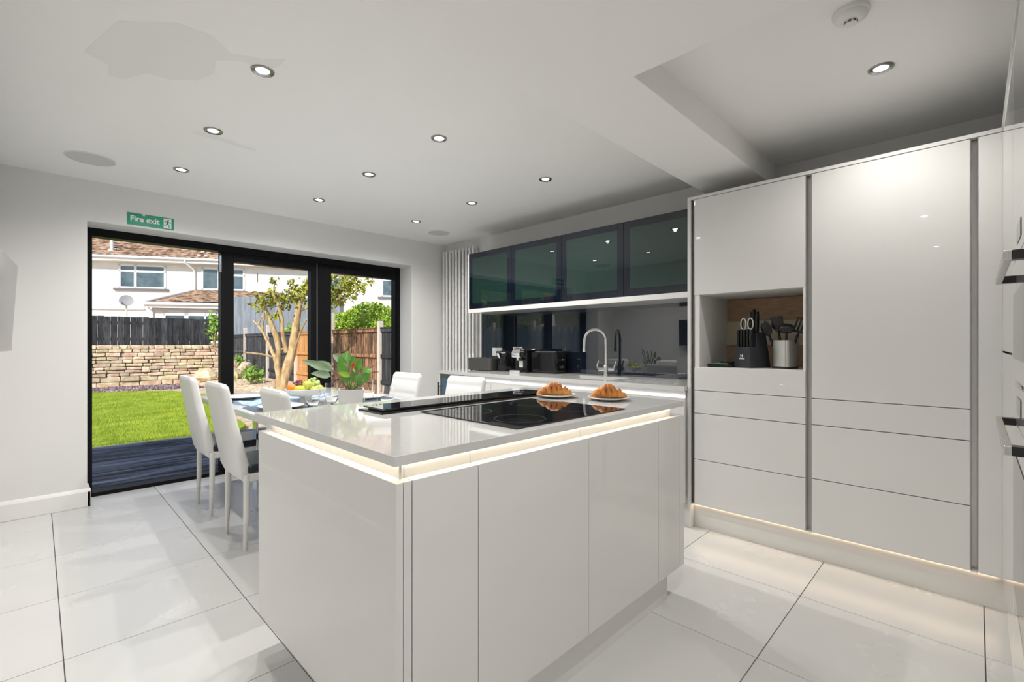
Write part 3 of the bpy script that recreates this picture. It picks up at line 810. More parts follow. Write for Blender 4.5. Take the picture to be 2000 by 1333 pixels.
put('channel_base', MB().box(IX0 + .0195, IY0 + .0195, ZP - .004, 2.05, IY0 + .0355, ZP - .001).box(IX0 + .0195, IY0 + .036, ZP - .004, IX0 + .0325, IY1 - .04, ZP - .001), M['cab'], t)
# hob
hb = thing('induction_hob', 'black glass induction hob set into the island', 'hob', (1.34, 1.25, ZI))
put('glass_plate', MB().box(1.024, .994, ZI - .004, 1.648, 1.506, ZI + .004), M['blackglass'], hb, bevel=.0015)
for cx, cy, r in ((1.17, 1.12, .09), (1.17, 1.37, .075), (1.50, 1.12, .075), (1.50, 1.37, .09)):
    put('zone_ring', MB().lathe([(r, .0040), (r, .0043), (r - .0015, .0043), (r - .0015, .0040)], (cx, cy, ZI), 40, cap0=False, cap1=False), M['matteblack'], hb)
ex = thing('downdraft_extractor', 'long black glass downdraft extractor raised behind the hob', 'extractor', (1.37, 1.64, ZI))
put('frame', MB().box(.888, 1.552, ZI - .01, 1.862, 1.732, ZI + .007), M['blackgloss'], ex, bevel=.002)
put('glass_cover', MB().box(.905, 1.562, ZI + .012, 1.845, 1.722, ZI + .018), M['blackglass'], ex, bevel=.001)
put('vent_slot', MB().box(.92, 1.575, ZI + .007, 1.83, 1.71, ZI + .012), M['black'], ex)
# ------------------------------------------------------------------ things on the island
def plate(x, y, z, r, label, group, tilt=0):
    p = put('plate', MB().lathe([(r * .5, 0), (r * .55, 0.004), (r * .97, .013), (r, .016), (r * .985, .0175), (r * .6, .008), (.001, .006)], n=36), M['china'], None, world=False, smooth=60)
    p.location = (x, y, z)
    return tag(p, label, 'plate', group)
def croissant(x, y, z, rz, L, label):
    t = thing('croissant', label, 'croissant', (x, y, z), rz, 'croissants on the island')
    N = 64; segs = 7
    rings = []
    for i in range(N + 1):
        u = -1 + 2 * i / N
        a = u * 1.15
        px, py = L * 0.62 * math.sin(a) / math.sin(1.15) * .8, L * 0.30 * (1 - math.cos(a)) * -1
        k = (u + 1) / 2 * segs
        fr = k - math.floor(k)
        lump = 0.80 + 0.24 * math.sin(PI * min(fr * 1.12, 1.0)) ** 0.7
        r = (0.030 * (1 - abs(u) ** 1.5) ** 0.72 + 0.0035) * lump * (1.0 if abs(u) > .3 else 1.05)
        ta = math.atan2(-L * .30 * math.sin(a), L * .5 * math.cos(a))
        nx, ny = -math.sin(ta), math.cos(ta)
        ring = []
        for q in range(14):
            b = 2 * PI * q / 14
            hx = r * math.cos(b) * 0.95; hz = r * math.sin(b) * (1.05 if math.sin(b) > 0 else .78)
            ring.append((px + nx * hx, py + ny * hx, r * .78 + hz))
        rings.append(ring)
    put('body', MB().loft(rings), M['crust'], t, world=False, smooth=70)
    flap = []
    for i in range(9):
        u = i / 8; w = .026 * (1 - u) + .004
        flap.append([(-w, -.026 + .052 * u, .040 + .014 * math.sin(u * PI)), (w, -.026 + .052 * u, .040 + .014 * math.sin(u * PI)),
                     (w * .9, -.026 + .052 * u, .050 + .017 * math.sin(u * PI)), (-w * .9, -.026 + .052 * u, .050 + .017 * math.sin(u * PI))])
    put('top_flap', MB().loft(flap), M['crust'], t, world=False, smooth=60, bevel=.003)
    return t
plate(1.785, 1.440 + .02, ZI, .095, 'white plate with croissant beside the extractor end', 'side plates')
plate(1.865, 1.215, ZI, .095, 'white plate with croissant nearer the tall cabinets', 'side plates')
croissant(1.785, 1.475, ZI + .0085, R(-46), .17, 'golden croissant beside the extractor end')
croissant(1.872, 1.225, ZI + .0085, R(-40), .17, 'golden croissant nearer the tall cabinets')

# ------------------------------------------------------------------ things on the back counter
t = thing('smart_speaker', 'dark grey box speaker by the radiator end of counter', 'speaker', (3.19, 3.55, ZK), R(8))
put('body', MB().prism(rrect(0, 0, .085, .15, .02), .006, .125), M['charcoal'], t, world=False, bevel=.004)
put('top_plate', MB().prism(rrect(0, 0, .080, .145, .018), .125, .129), M['matteblack'], t, world=False)
for sx in (-.06, .06):
    for sy in (-.12, .12):
        put('foot', MB().lathe([(.01, 0), (.01, .007)], (sx, sy, 0), 10), M['black'], t, world=False)
k = thing('kettle', 'black and chrome electric kettle on the counter', 'kettle', (3.25, 3.325, ZK))
put('base', MB().lathe([(.075, 0), (.078, .006), (.074, .018)], n=32), M['black'], k, world=False, smooth=50)
put('body', MB().lathe([(.070, .019), (.075, .03), (.074, .09), (.066, .15), (.058, .178)], n=32), M['blackgloss'], k, world=False, smooth=60)
put('chrome_band', MB().lathe([(.0585, .176), (.059, .184), (.054, .188)], n=32, cap0=False), M['chrome'], k, world=False, smooth=50)
put('lid', MB().lathe([(.054, .187), (.045, .197), (.012, .201), (.012, .212), (.006, .215)], n=28), M['black'], k, world=False, smooth=50)
put('spout', MB().prism([(-.055, .185), (-.095, .18), (-.068, .12)], -.018, .018, axis='y'), M['chrome'], k, world=False, bevel=.006)
put('handle', MB().tube([(.045, 0, .185), (.085, 0, .19), (.115, 0, .165), (.118, 0, .10), (.10, 0, .05), (.07, 0, .045)], .011, 10), M['black'], k, world=False, smooth=60)
c = thing('coffee_machine', 'black and chrome pod coffee machine', 'coffee machine', (3.19, 3.02, ZK), R(10))
put('body', MB().prism([(-.02, 0), (.18, 0), (.185, .19), (.12, .225), (-.02, .222)], -.065, .065, axis='y'), M['blackgloss'], c, world=False, bevel=.008)
put('head', MB().prism([(-.115, .145), (-.02, .14), (-.02, .222), (-.09, .222), (-.118, .19)], -.045, .045, axis='y'), M['chrome'], c, world=False, bevel=.008)
put('lever', MB().tube([(-.06, -.05, .215), (-.075, -.05, .235), (-.075, .05, .235), (-.06, .05, .215)], .007, 8), M['chrome'], c, world=False, smooth=50)
put('spout', MB().lathe([(.016, .115), (.018, .145)], (-.07, 0, 0), 16), M['chrome'], c, world=False, smooth=50)
put('drip_tray', MB().box(-.13, -.055, 0, -.02, .055, .028), M['chrome'], c, world=False, bevel=.004)
put('drip_grid', MB().box(-.125, -.05, .028, -.025, .05, .031), M['black'], c, world=False)
put('badge', MB().box(-.0215, -.02, .05, -.0202, .02, .11), M['whiteplastic'], c, world=False)
t = thing('toaster', 'gloss black long toaster behind the coffee machine', 'toaster', (3.315, 2.81, ZK), R(4))
put('body', MB().prism(rrect(0, 0, .085, .15, .03, 5), .012, .195), M['blackgloss'], t, world=False, bevel=.012, seg=3)
put('base', MB().prism(rrect(0, 0, .08, .145, .03, 5), 0, .014), M['black'], t, world=False)
put('slot_plate', MB().box(-.05, -.12, .193, .05, .12, .199), M['chrome'], t, world=False, bevel=.002)
for sx in (-.024, .024):
    put('slot', MB().box(sx - .011, -.11, .1985, sx + .011, .11, .2), M['black'], t, world=False)
put('lever', MB().box(-.02, -.172, .12, .02, -.15, .132), M['chrome'], t, world=False, bevel=.003)
put('dial', MB().tube([(0, -.15, .06), (0, -.162, .06)], .014, 16), M['chrome'], t, world=False)
t = thing('socket', 'white double wall socket on the splashback', 'socket', (XR - .009, 3.62, 1.08))
put('face_plate', MB().box(-.009, -.073, -.043, 0, .073, .043), M['whiteplastic'], t, world=False, bevel=.003)
for y in (-.04, .04):
    put('rocker', MB().box(-.012, y - .008, .012, -.009, y + .008, .03), M['whiteplastic'], t, world=False, bevel=.001)
p = put('plug', MB().prism(rrect(0, 0, .022, .024, .008), 0, .03), M['black'], None, world=False, bevel=.003)
p.rotation_euler = (0, -PI / 2, 0); p.location = (XR - .018, 3.58, 1.065)
tag(p, 'black plug pushed into the white wall socket', 'plug')
cd = put('power_cord', MB().tube([(XR - .05, 3.58, 1.055), (XR - .06, 3.57, .99), (XR - .05, 3.54, .93), (XR - .07, 3.48, ZK + .004), (3.345, 3.42, ZK + .004), (3.31, 3.38, ZK + .004)], .0035, 7), M['black'], origin=(XR - .05, 3.58, 1.0), smooth=60)
tag(cd, 'black kettle cord hanging from the plug', 'cord')
# tap
tp = thing('kitchen_tap', 'chrome swan neck mixer tap with two levers', 'tap', (3.33, 2.195, ZK), R(-45))
put('base', MB().lathe([(.026, 0), (.026, .012), (.022, .02), (.022, .085), (.016, .095)], n=24), M['chrome'], tp, world=False, smooth=40)
put('cross_body', MB().tube([(-.066, 0, .058), (.066, 0, .058)], .017, 18), M['chrome'], tp, world=False, smooth=40)
pts = [(0, 0, .09), (0, 0, .30)] + [(-.088 + .088 * math.cos(a), 0, .30 + .088 * math.sin(a)) for a in [R(15 * q) for q in range(1, 13)]] + [(-.178, 0, .26), (-.180, 0, .225)]
put('spout', MB().tube(pts, .0125, 14), M['chrome'], tp, world=False, smooth=60)
put('spray_tip', MB().lathe([(.0125, .200), (.0145, .205), (.0145, .228)], (-.1805, 0, 0), 16), M['chrome'], tp, world=False, smooth=40)
for s_ in (-1, 1):
    put('lever', MB().tube([(s_ * .064, 0, .062), (s_ * .074, -.004, .09), (s_ * .086 if s_ > 0 else -.062, -.008, .128)], [.009, .006, .005], 10), M['chrome'], tp, world=False, smooth=50)

# ------------------------------------------------------------------ things in the niche
NZ = NZ0
kb = thing('knife_block', 'black knife block with white emblem in the niche', 'knife block', (3.055, 0.975, NZ), R(-24))
# local: front faces -x
put('body', MB().prism([(-.02, 0), (.10, 0), (.055, .215), (-.02, .205)], -.055, .055, axis='y'), M['matteblack'], kb, world=False, bevel=.002)
put('front_tier', MB().box(-.075, -.058, 0, -.0205, .058, .125), M['matteblack'], kb, world=False, bevel=.002)
m = MB(); m.M = Matrix.Translation((-.0758, 0, .062))
for a in (-.009, .004):
    m.box(-.0004, a, .0, 0, a + .0055, .020)
m.prism([(-.0045, .012), (.005, .006), (.005, .010), (-.0045, .016)], -.0004, 0, axis='x')
for q in range(7):
    m.box(-.0004, -.021 + q * .006, -.010, 0, -.0165 + q * .006, -.004)
put('emblem', m, M['signwhite'], kb, world=False)
def knife(dx, dy, z, ln, label, proto={}):
    t = thing('knife', label, 'knife', (0, 0, 0), R(-24), 'black knives in the block')
    c_, s_ = math.cos(R(-24)), math.sin(R(-24))
    t.location = (3.055 + dx * c_ - dy * s_, .975 + dx * s_ + dy * c_, NZ + z)
    put('handle', MB().prism([(-.011, 0), (.011, 0), (.013, ln * .5), (.012, ln), (-.010, ln), (-.012, ln * .55)], -.0075, .0075, axis='y'), M['black'], t, world=False, bevel=.004)
    put('blade', MB().prism([(-.010, -.10), (.008, -.08), (.010, .002), (-.010, .002)], -.001, .001, axis='y'), M['steel'], t, world=False)
    return t
for q in range(5):
    knife(-.048, -.044 + q * .022, .125, .105 + .004 * (q % 2), ['steak knife in the front tier, nearest the utensils', 'steak knife in the front tier, second from the utensils', 'steak knife in the middle of the front tier', 'steak knife in the front tier, second from the tea towel', 'steak knife in the front tier, nearest the tea towel'][q])
knife(.012, -.032, .205, .135, 'tall black knife in the back tier nearest the utensils')
knife(.012, -.008, .205, .150, 'tall black knife in the back tier beside the scissors')
knife(.045, .030, .205, .140, 'tall black knife behind the scissor handles')
sc = thing('scissors', 'kitchen scissors with white-rimmed loops in the block', 'scissors', (0, 0, 0), R(-24))
c_, s_ = math.cos(R(-24)), math.sin(R(-24))
sc.location = (3.055 + .0 * c_ - .030 * s_, .975 + .0 * s_ + .030 * c_, NZ + .205)
for s2 in (-1, 1):
    lp = [(0, s2 * (.026 + .019 * math.cos(a)), .062 + .034 * math.sin(a)) for a in [R(20 * q) for q in range(19)]]
    put('loop', MB().tube(lp, .0042, 8, caps=False), M['whiteplastic'], sc, world=False, smooth=60)
    put('loop_grip', MB().tube([(.003, s2 * (.026 + .014 * math.cos(a)), .062 + .029 * math.sin(a)) for a in [R(20 * q) for q in range(19)]], .0035, 8, caps=False), M['black'], sc, world=False, smooth=60)
    put('blade', MB().prism([(s2 * .004, -.09), (s2 * .012, .035), (s2 * .004, .035), (-s2 * .004, -.09)], -.001, .001, axis='x'), M['steel'], sc, world=False)
uh = thing('utensil_holder', 'square brushed steel utensil holder on black base', 'utensil holder', (3.075, 0.795, NZ), R(-18))
m = MB()
o_ = rrect(0, 0, .050, .050, .011, 4); i_ = rrect(0, 0, .0485, .0485, .010, 4)
n_ = len(o_)
vs = [(x, y, .012) for x, y in o_] + [(x, y, .165) for x, y in o_] + [(x, y, .165) for x, y in i_] + [(x, y, .02) for x, y in i_]
fs = []
for L_ in range(3):
    for q in range(n_):
        q2 = (q + 1) % n_
        fs.append((L_ * n_ + q, L_ * n_ + q2, (L_ + 1) * n_ + q2, (L_ + 1) * n_ + q))
fs.append(tuple(range(3 * n_, 4 * n_)))
m.add(vs, fs)
put('body', m, M['steel'], uh, world=False, smooth=40)
put('base', MB().prism(rrect(0, 0, .051, .051, .011), 0, .013), M['black'], uh, world=False)
put('seam', MB().box(-.0508, -.034, .013, -.0500, -.031, .164), M['gap'], uh, world=False)
def utensil(name, dx, dy, tip, kind, label):
    t = thing(name, label, 'utensil', (3.075 + dx, .795 + dy, NZ + .022), group='black cooking utensils in the holder')
    a = Vector((0, 0, 0)); b = Vector(tip)
    d = (b - a).normalized()
    put('handle', MB().tube([a, a + d * (b.length * .62)], [.006, .0055], 8), M['steel'], t, world=False, smooth=50)
    put('neck', MB().tube([a + d * (b.length * .55), b], [.008, .0065], 8), M['black'], t, world=False, smooth=50)
    m = MB()
    up = d; side = Vector((0, 1, 0)); side = (side - up * side.dot(up)).normalized(); nrm = up.cross(side)
    Mx = Matrix((( *side, 0), (*up, 0), (*nrm, 0), (0, 0, 0, 1))).transposed(); Mx.translation = b
    m.M = Mx
    if kind == 'spoon': m.ell((0, .030, 0), .030, .048, .008, 16, 9)
    elif kind == 'ladle': m.ell((0, .022, .012), .046, .030, .030, 18, 10)
    elif kind == 'turner':
        m.prism([(-.012, -.005), (.012, -.005), (.032, .025), (.034, .085), (-.034, .085), (-.032, .025)], -.0025, .0025)
    elif kind == 'slotted':
        for q in range(4):
            m.box(-.032 + q * .018, .01, -.002, -.022 + q * .018, .085, .002)
        m.box(-.032, .0, -.002, .032, .014, .002).box(-.032, .078, -.002, .032, .09, .002)
    put('head', m, M['black'], t, world=False, smooth=40, bevel=.002 if kind in ('turner', 'slotted') else 0)
utensil('spoon', .0, .022, (-.02, .062, .185), 'spoon', 'black serving spoon leaning towards the knife block')
utensil('spatula', .012, .008, (.0, .030, .200), 'turner', 'tall black spatula standing behind the ladle')
utensil('ladle', -.018, -.008, (-.02, -.010, .190), 'ladle', 'black ladle with round bowl in the holder front')
utensil('slotted_turner', .012, -.006, (-.012, -.062, .185), 'slotted', 'black slotted turner leaning towards the niche side')
tw = thing('tea_towel', 'folded black and green tea towel in the niche corner', 'tea towel', (3.03, 1.135, NZ))
def fold(z0, z1, hx, hy, seed):
    rr = random.Random(seed); rings = []
    for i, z in enumerate((z0, z0 + .003, (z0 + z1) / 2, z1 - .003, z1)):
        sc_ = (.93, 1, 1, 1, .93)[i]
        ring = []
        for (x, y) in rrect(0, 0, hx, hy, .02, 3):
            ring.append((x * sc_ + rr.uniform(-.003, .003), y * sc_ + rr.uniform(-.003, .003), z + rr.uniform(-.002, .002) * (i > 2)))
        rings.append(ring)
    return MB().loft(rings)
put('black_fold', fold(.0, .018, .075, .072, 1), M['clothblack'], tw, world=False, smooth=60)
put('green_fold', fold(.018, .024, .055, .05, 2), M['clothgreen'], tw, world=False, smooth=60)
m = fold(.023, .035, .05, .035, 3); m.v = [(v[0] + .01, v[1] - .03, v[2]) for v in m.v]
put('top_fold', m, M['clothblack'], tw, world=False, smooth=60)

# ------------------------------------------------------------------ dining table, chairs and tableware
TZ = 0.76
tbx0, tbx1, tby0, tby1 = .865, 1.885, 2.12, 4.27
tb_ = thing('dining_table', 'long white glass dining table by the garden doors', 'table', (1.375, 3.2, 0))
put('glass_top', MB().box(tbx0, tby0, TZ - .012, tbx1, tby1, TZ), M['tableglass'], tb_, bevel=.002)
put('top_frame', MB().box(tbx0 + .006, tby0 + .006, TZ - .042, tbx1 - .006, tby1 - .006, TZ - .0125), M['tableedge'], tb_, bevel=.003)
for y in (2.62, 3.62):
    m = MB()
    m.box(1.075, y - .04, 0, 1.675, y + .04, .014)
    m.box(1.075, y - .04, .014, 1.089, y + .04, TZ - .043).box(1.661, y - .04, .014, 1.675, y + .04, TZ - .043)
    put('leg_frame', m, M['chrome'], tb_, bevel=.002)
def chair_proto(label):
    t = thing('dining_chair', label, 'chair', (0, 0, 0), group='white dining chairs')
    for sx, sy in ((-1, -1), (-1, 1), (1, -1), (1, 1)):
        x0, y0 = (-.185 if sx < 0 else .17), sy * .18
        if sx < 0: pts = [(-.195, y0, 0), (-.188, y0, .20), (-.185, y0, .43)]
        else: pts = [(.19, y0, 0), (.18, y0, .2), (.17, y0 * .98, .40)]
        put('leg', MB().tube(pts, [.0105, .0155, .0185], 10), M['legwhite'], t, world=False, smooth=50)
    put('seat_apron', MB().prism(rrect(.0, 0, .20, .195, .03), .385, .435), M['pu'], t, world=False, bevel=.008)
    put('seat_cushion', MB().prism(rrect(.005, 0, .205, .20, .035), .435, .482), M['publack'], t, world=False, bevel=.014, seg=3)
    rings = []
    N = 44
    for i in range(N + 1):
        u = i / N
        z = .405 + u * .535
        xc = -.190 - .012 * math.sin(u * PI) - .105 * u ** 1.35 + .0
        th = .030 - .008 * u
        hw = .190 + .014 * math.sin(min(1, u * 1.5) * PI) - .012 * u
        if u < .06: hw *= .93 + .07 * (u / .06); th *= .7 + .3 * u / .06
        if u > .95: hw *= 1 - .10 * ((u - .95) / .05) ** 2; th *= 1 - .45 * ((u - .95) / .05) ** 2
        rib = 0.0
        if u > .22:
            rib = -.007 * (abs(math.cos(u * 5.6 * PI)) ** 10)
        ring = []
        for (a, b) in rrect(0, 0, th, hw, min(th * .75, .02), 3):
            xx = a + (rib if a > th * .6 and abs(b) < hw * .93 else 0)
            ring.append((xc + xx, b, z))
        rings.append(ring)
    put('backrest', MB().loft(rings), M['pu'], t, world=False, smooth=60)
    return t
cl = ['white dining chair nearest the doors, seen from behind', 'white dining chair seen from behind, in front of the lawn view', 'white chair mostly hidden by the near island corner',
      'white dining chair with ribbed front by the door reveal', 'white dining chair with ribbed front before the counter base units']
ch = chair_proto(cl[0]); ch.location = (1.015, 3.845, 0)
dup(ch, (1.01, 3.088, 0), 0, cl[1])
dup(ch, (1.10, 2.42, 0), R(-3), cl[2])
dup(ch, (1.72, 3.13, 0), PI, cl[3])
dup(ch, (1.76, 2.45, 0), PI + R(3), cl[4])

# fruit bowl
fb = thing('fruit_bowl', 'white footed fruit bowl on the dining table', 'bowl', (1.285, 3.25, TZ))
put('foot', MB().lathe([(.042, 0), (.040, .01), (.036, .035), (.045, .052)], n=32), M['china'], fb, world=False, smooth=50)
put('dish', MB().lathe([(.045, .050), (.10, .054), (.118, .066), (.128, .098), (.125, .099), (.112, .072), (.09, .062), (.001, .060)], n=40), M['china'], fb, world=False, smooth=50)
BX, BY, BZ = 1.285, 3.25, TZ + .062
def fruit(name, dx, dy, dz, r, m, label, cat, stem=True, squash=.94):
    t = thing(name, label, cat, (BX + dx, BY + dy, BZ + dz))
    prof = []
    for i in range(15):
        a = -PI / 2 + PI * i / 14
        rr = r * math.cos(a); zz = r * squash * math.sin(a)
        if i > 11: zz -= (i - 11) * r * .05
        prof.append((max(rr, .0006), zz))
    put('flesh', MB().lathe(prof, (0, 0, 0), 20), m, t, world=False, smooth=80)
    if stem: put('stalk', MB().tube([(0, 0, r * .72), (.003, .002, r * 1.05)], [.0018, .0014], 6), M['stemred'], t, world=False)
    return t
fruit('orange', -.082, .010, .038, .039, M['orange'], 'orange at the left rim of the fruit bowl', 'orange', False)
fruit('apple', -.060, -.055, .034, .036, M['lemon'], 'yellow apple at the front of the fruit bowl', 'apple')
fruit('apple', .000, -.030, .060, .035, M['greenapple'], 'green apple on top of the fruit in the bowl', 'apple')
fruit('apple', .030, -.078, .026, .034, M['greenapple'], 'green apple low behind the drinking glass', 'apple')
fruit('apple', .075, -.030, .030, .034, M['greenapple'], 'green apple at the planter side of the bowl', 'apple')
fruit('apple', -.02, .06, .034, .034, M['lemon'], 'yellow apple at the far side of the bowl', 'apple')
def grapes(name, c, n, spread, m, label):
    t = thing(name, label, 'grapes', (BX + c[0], BY + c[1], BZ + c[2]))
    rr = random.Random(n); p0 = None
    for q in range(n):
        u = rr.uniform(-1, 1); v = rr.uniform(-1, 1); w_ = (1 - .5 * (u * u + v * v)) * rr.uniform(.4, 1)
        loc = (u * spread[0], v * spread[1], w_ * spread[2])
        if p0 is None:
            p0 = put('grape', MB().ell((0, 0, 0), .0115, .0115, .0125, 10, 7), m, t, world=False, smooth=80); p0.location = loc
        else: again(p0, 'grape', loc, t, rot=(rr.uniform(0, 1), rr.uniform(0, 1), 0))
    put('stem', MB().tube([(-.02, 0, spread[2] * .8), (0, 0, spread[2]), (.015, .01, spread[2] * 1.15)], .002, 6), M['stem'], t, world=False)
grapes('grape_bunch', (-.028, .012, .052), 34, (.045, .04, .038), M['grapedark'], 'bunch of dark red grapes on the fruit bowl')
grapes('grape_bunch', (.055, .012, .045), 44, (.042, .045, .055), M['grapegreen'], 'bunch of green grapes heaped on the fruit bowl')

# potted plant
PX, PY = 1.455, 2.93
pp = thing('potted_plant', 'green plant with a red flower in square white planter', 'plant', (PX, PY, TZ), R(62))
o_ = .079
m = MB()
sq = lambda h, z: [(-h, -h, z), (h, -h, z), (h, h, z), (-h, h, z)]
m.add(sq(o_ * .93, 0) + sq(o_, .106) + sq(o_ - .007, .106) + sq(o_ - .010, .090),
      [(3, 2, 1, 0)] + [(L_ * 4 + q, L_ * 4 + (q + 1) % 4, (L_ + 1) * 4 + (q + 1) % 4, (L_ + 1) * 4 + q) for L_ in range(3) for q in range(4)])
put('planter', m, M['pot'], pp, world=False, bevel=.003)
put('soil', MB().box(-o_ + .0115, -o_ + .0115, .07, o_ - .0115, o_ - .0115, .092), M['soil'], pp, world=False)
def leaf(parent, stem_pts, tip, width, m, droop=.0, stem_m=None, fold_=.18, face=None):
    """one petiole (sub-part) and one leaf blade with a midrib crease"""
    a = Vector(stem_pts[-1]); b = Vector(tip)
    d = (b - a); L_ = d.length; d.normalize()
    side = Vector(face) if face else d.cross(Vector((0, 0, 1)))
    side = (side - d * side.dot(d)).normalized()
    nrm = side.cross(d)
    if nrm.z < 0: nrm = -nrm
    vs = []; fs = []; N = 9
    for i in range(N + 1):
        u = i / N
        w_ = width * math.sin(PI * u ** .72) ** .8 * (1 - .15 * u) + .0006
        c_ = a + d * (L_ * u) - Vector((0, 0, droop * u * u))
        vs += [c_ - side * w_ + nrm * (w_ * fold_), c_ - side * w_ * .5 + nrm * (w_ * fold_ * .3), c_, c_ + side * w_ * .5 + nrm * (w_ * fold_ * .3), c_ + side * w_ + nrm * (w_ * fold_)]
    top = len(vs)
    vs += [v - nrm * .0008 for v in vs]
    for i in range(N):
        for q in range(4):
            fs.append((i * 5 + q, i * 5 + q + 1, (i + 1) * 5 + q + 1, (i + 1) * 5 + q))
            fs.append((top + i * 5 + q, top + (i + 1) * 5 + q, top + (i + 1) * 5 + q + 1, top + i * 5 + q + 1))
    o = put('leaf', MB().add(vs, fs), m, parent, world=False, smooth=60)
    put('leaf_stalk', MB().tube(stem_pts, .0028, 6), stem_m or M['stem'], o, world=False, smooth=60)
    return o
U = .00338
def q_(a, b, f=0.0):      # a: units to the right of the planter's middle, b: units up from the table, f: metres to the back
    return (f, -a * U, b * U)
def L(base, knee, tip, w, m, droop=0, sm=None, face=None):
    b0 = (random.uniform(-.03, .03), random.uniform(-.03, .03), .09)
    return leaf(pp, [b0, base, knee], tip, w, m, droop, sm, face=face)
LF = (0.2, 1, .2)
L(q_(-16, 45, -.02), q_(-35, 68, -.06), q_(-86, 92, -.08), .030, M['leafpale'], .01, M['stemred'], face=(.5, -.3, 1))
L(q_(-15, 42, -.05), q_(-36, 59, -.10), q_(-69, 71, -.14), .028, M['leafpale'], .02, M['stemred'], face=(.5, -.2, 1))
L(q_(-14, 50, .03), q_(-38, 70, .06), q_(-66, 88, .10), .030, M['leafpale'], .01, M['stemred'], face=(.5, -.3, 1))
L(q_(-9, 45, .0), q_(-12, 62, .01), q_(-22, 97, .03), .036, M['leaf'], face=LF)
L(q_(-10, 48, .05), q_(-14, 84, .08), q_(-36, 101, .10), .030, M['leafpale'], .01, face=(.3, -.3, 1))
L(q_(-5, 48, .04), q_(-10, 82, .06), q_(-8, 106, .09), .030, M['leaf'], face=LF)
L(q_(0, 45, -.01), q_(2, 72, -.02), q_(5, 97, -.02), .026, M['leaf'], face=LF)
L(q_(5, 45, .02), q_(8, 66, .03), q_(19, 90, .04), .026, M['leaf'], face=LF)
L(q_(-8, 42, -.05), q_(-2, 58, -.08), q_(-24, 66, -.10), .018, M['leaflime'], face=(.3, -.3, 1))
L(q_(12, 45, .0), q_(24, 62, .0), q_(38, 76, .02), .028, M['leaf'], .02, face=(.3, 1, .6))
L(q_(14, 45, -.03), q_(26, 64, -.05), q_(29, 44, -.06), .026, M['leaf'], face=LF)
L(q_(6, 40, -.04), q_(10, 48, -.06), q_(20, 62, -.08), .024, M['leaf'], face=LF)
L(q_(-4, 36, -.05), q_(-6, 44, -.07), q_(-8, 62, -.08), .022, M['leaf'], face=LF)
L(q_(4, 36, .04), q_(12, 44, .06), q_(16, 60, .08), .026, M['leaf'], face=LF)
L(q_(-2, 36, .02), q_(2, 46, .03), q_(3, 66, .03), .024, M['leaf'], face=LF)
L(q_(9, 34, -.02), q_(15, 38, -.04), q_(18, 52, -.06), .022, M['leaf'], face=LF)
L(q_(-8, 35, .03), q_(-14, 42, .06), q_(-20, 60, .09), .024, M['leaf'], face=LF)
fl = leaf(pp, [(0, 0, .09), q_(1, 55, -.03), q_(1, 76, -.05)], q_(8, 80, -.05), .012, M['red'], face=(.2, .6, 1))
put('spadix', MB().tube([q_(1, 76, -.055), q_(6, 84, -.06)], .003, 7), M['red'], fl, world=False, smooth=50)
leaf(pp, [(0, 0, .09), q_(-4, 50, -.03), q_(-6, 76, -.05)], q_(-14, 84, -.05), .007, M['stemred'], face=(.2, .6, 1))
for a, b in ((q_(35, 68, .02), q_(43, 78, .03)), (q_(36, 62, -.02), q_(52, 64, -.02))):
    leaf(pp, [(0, 0, .09), q_(18, 52, 0), a], b, .006, M['stemred'], face=(.2, .6, 1))

# drinking glasses
def tumbler(x, y, h, r, label):
    o = put('drinking_glass', MB().lathe([(r * .60, 0), (r * .80, h * .10), (r, h * .42), (r * .97, h * .7), (r * .84, h), (r * .82, h), (r * .95, h * .7), (r * .975, h * .42), (r * .76, h * .12), (r * .5, h * .06)], n=32), M['glass'], None, world=False, smooth=60)
    o.location = (x, y, TZ + .0005)
    return tag(o, label, 'glass', 'stemless drinking glasses on the table')
tumbler(1.225, 2.985, .135, .043, 'stemless glass in front of the fruit bowl')
tumbler(1.385, 3.075, .140, .044, 'stemless glass half hidden by the square planter')
tumbler(1.205, 3.72, .140, .045, 'stemless glass above the third chair back')
tumbler(1.585, 2.70, .135, .043, 'stemless glass beside the ribbed chair back')
tumbler(1.665, 3.10, .145, .046, 'stemless glass right of the planter against the fence')
tumbler(1.525, 2.80, .060, .045, 'low glass bowl between planter and chairs')
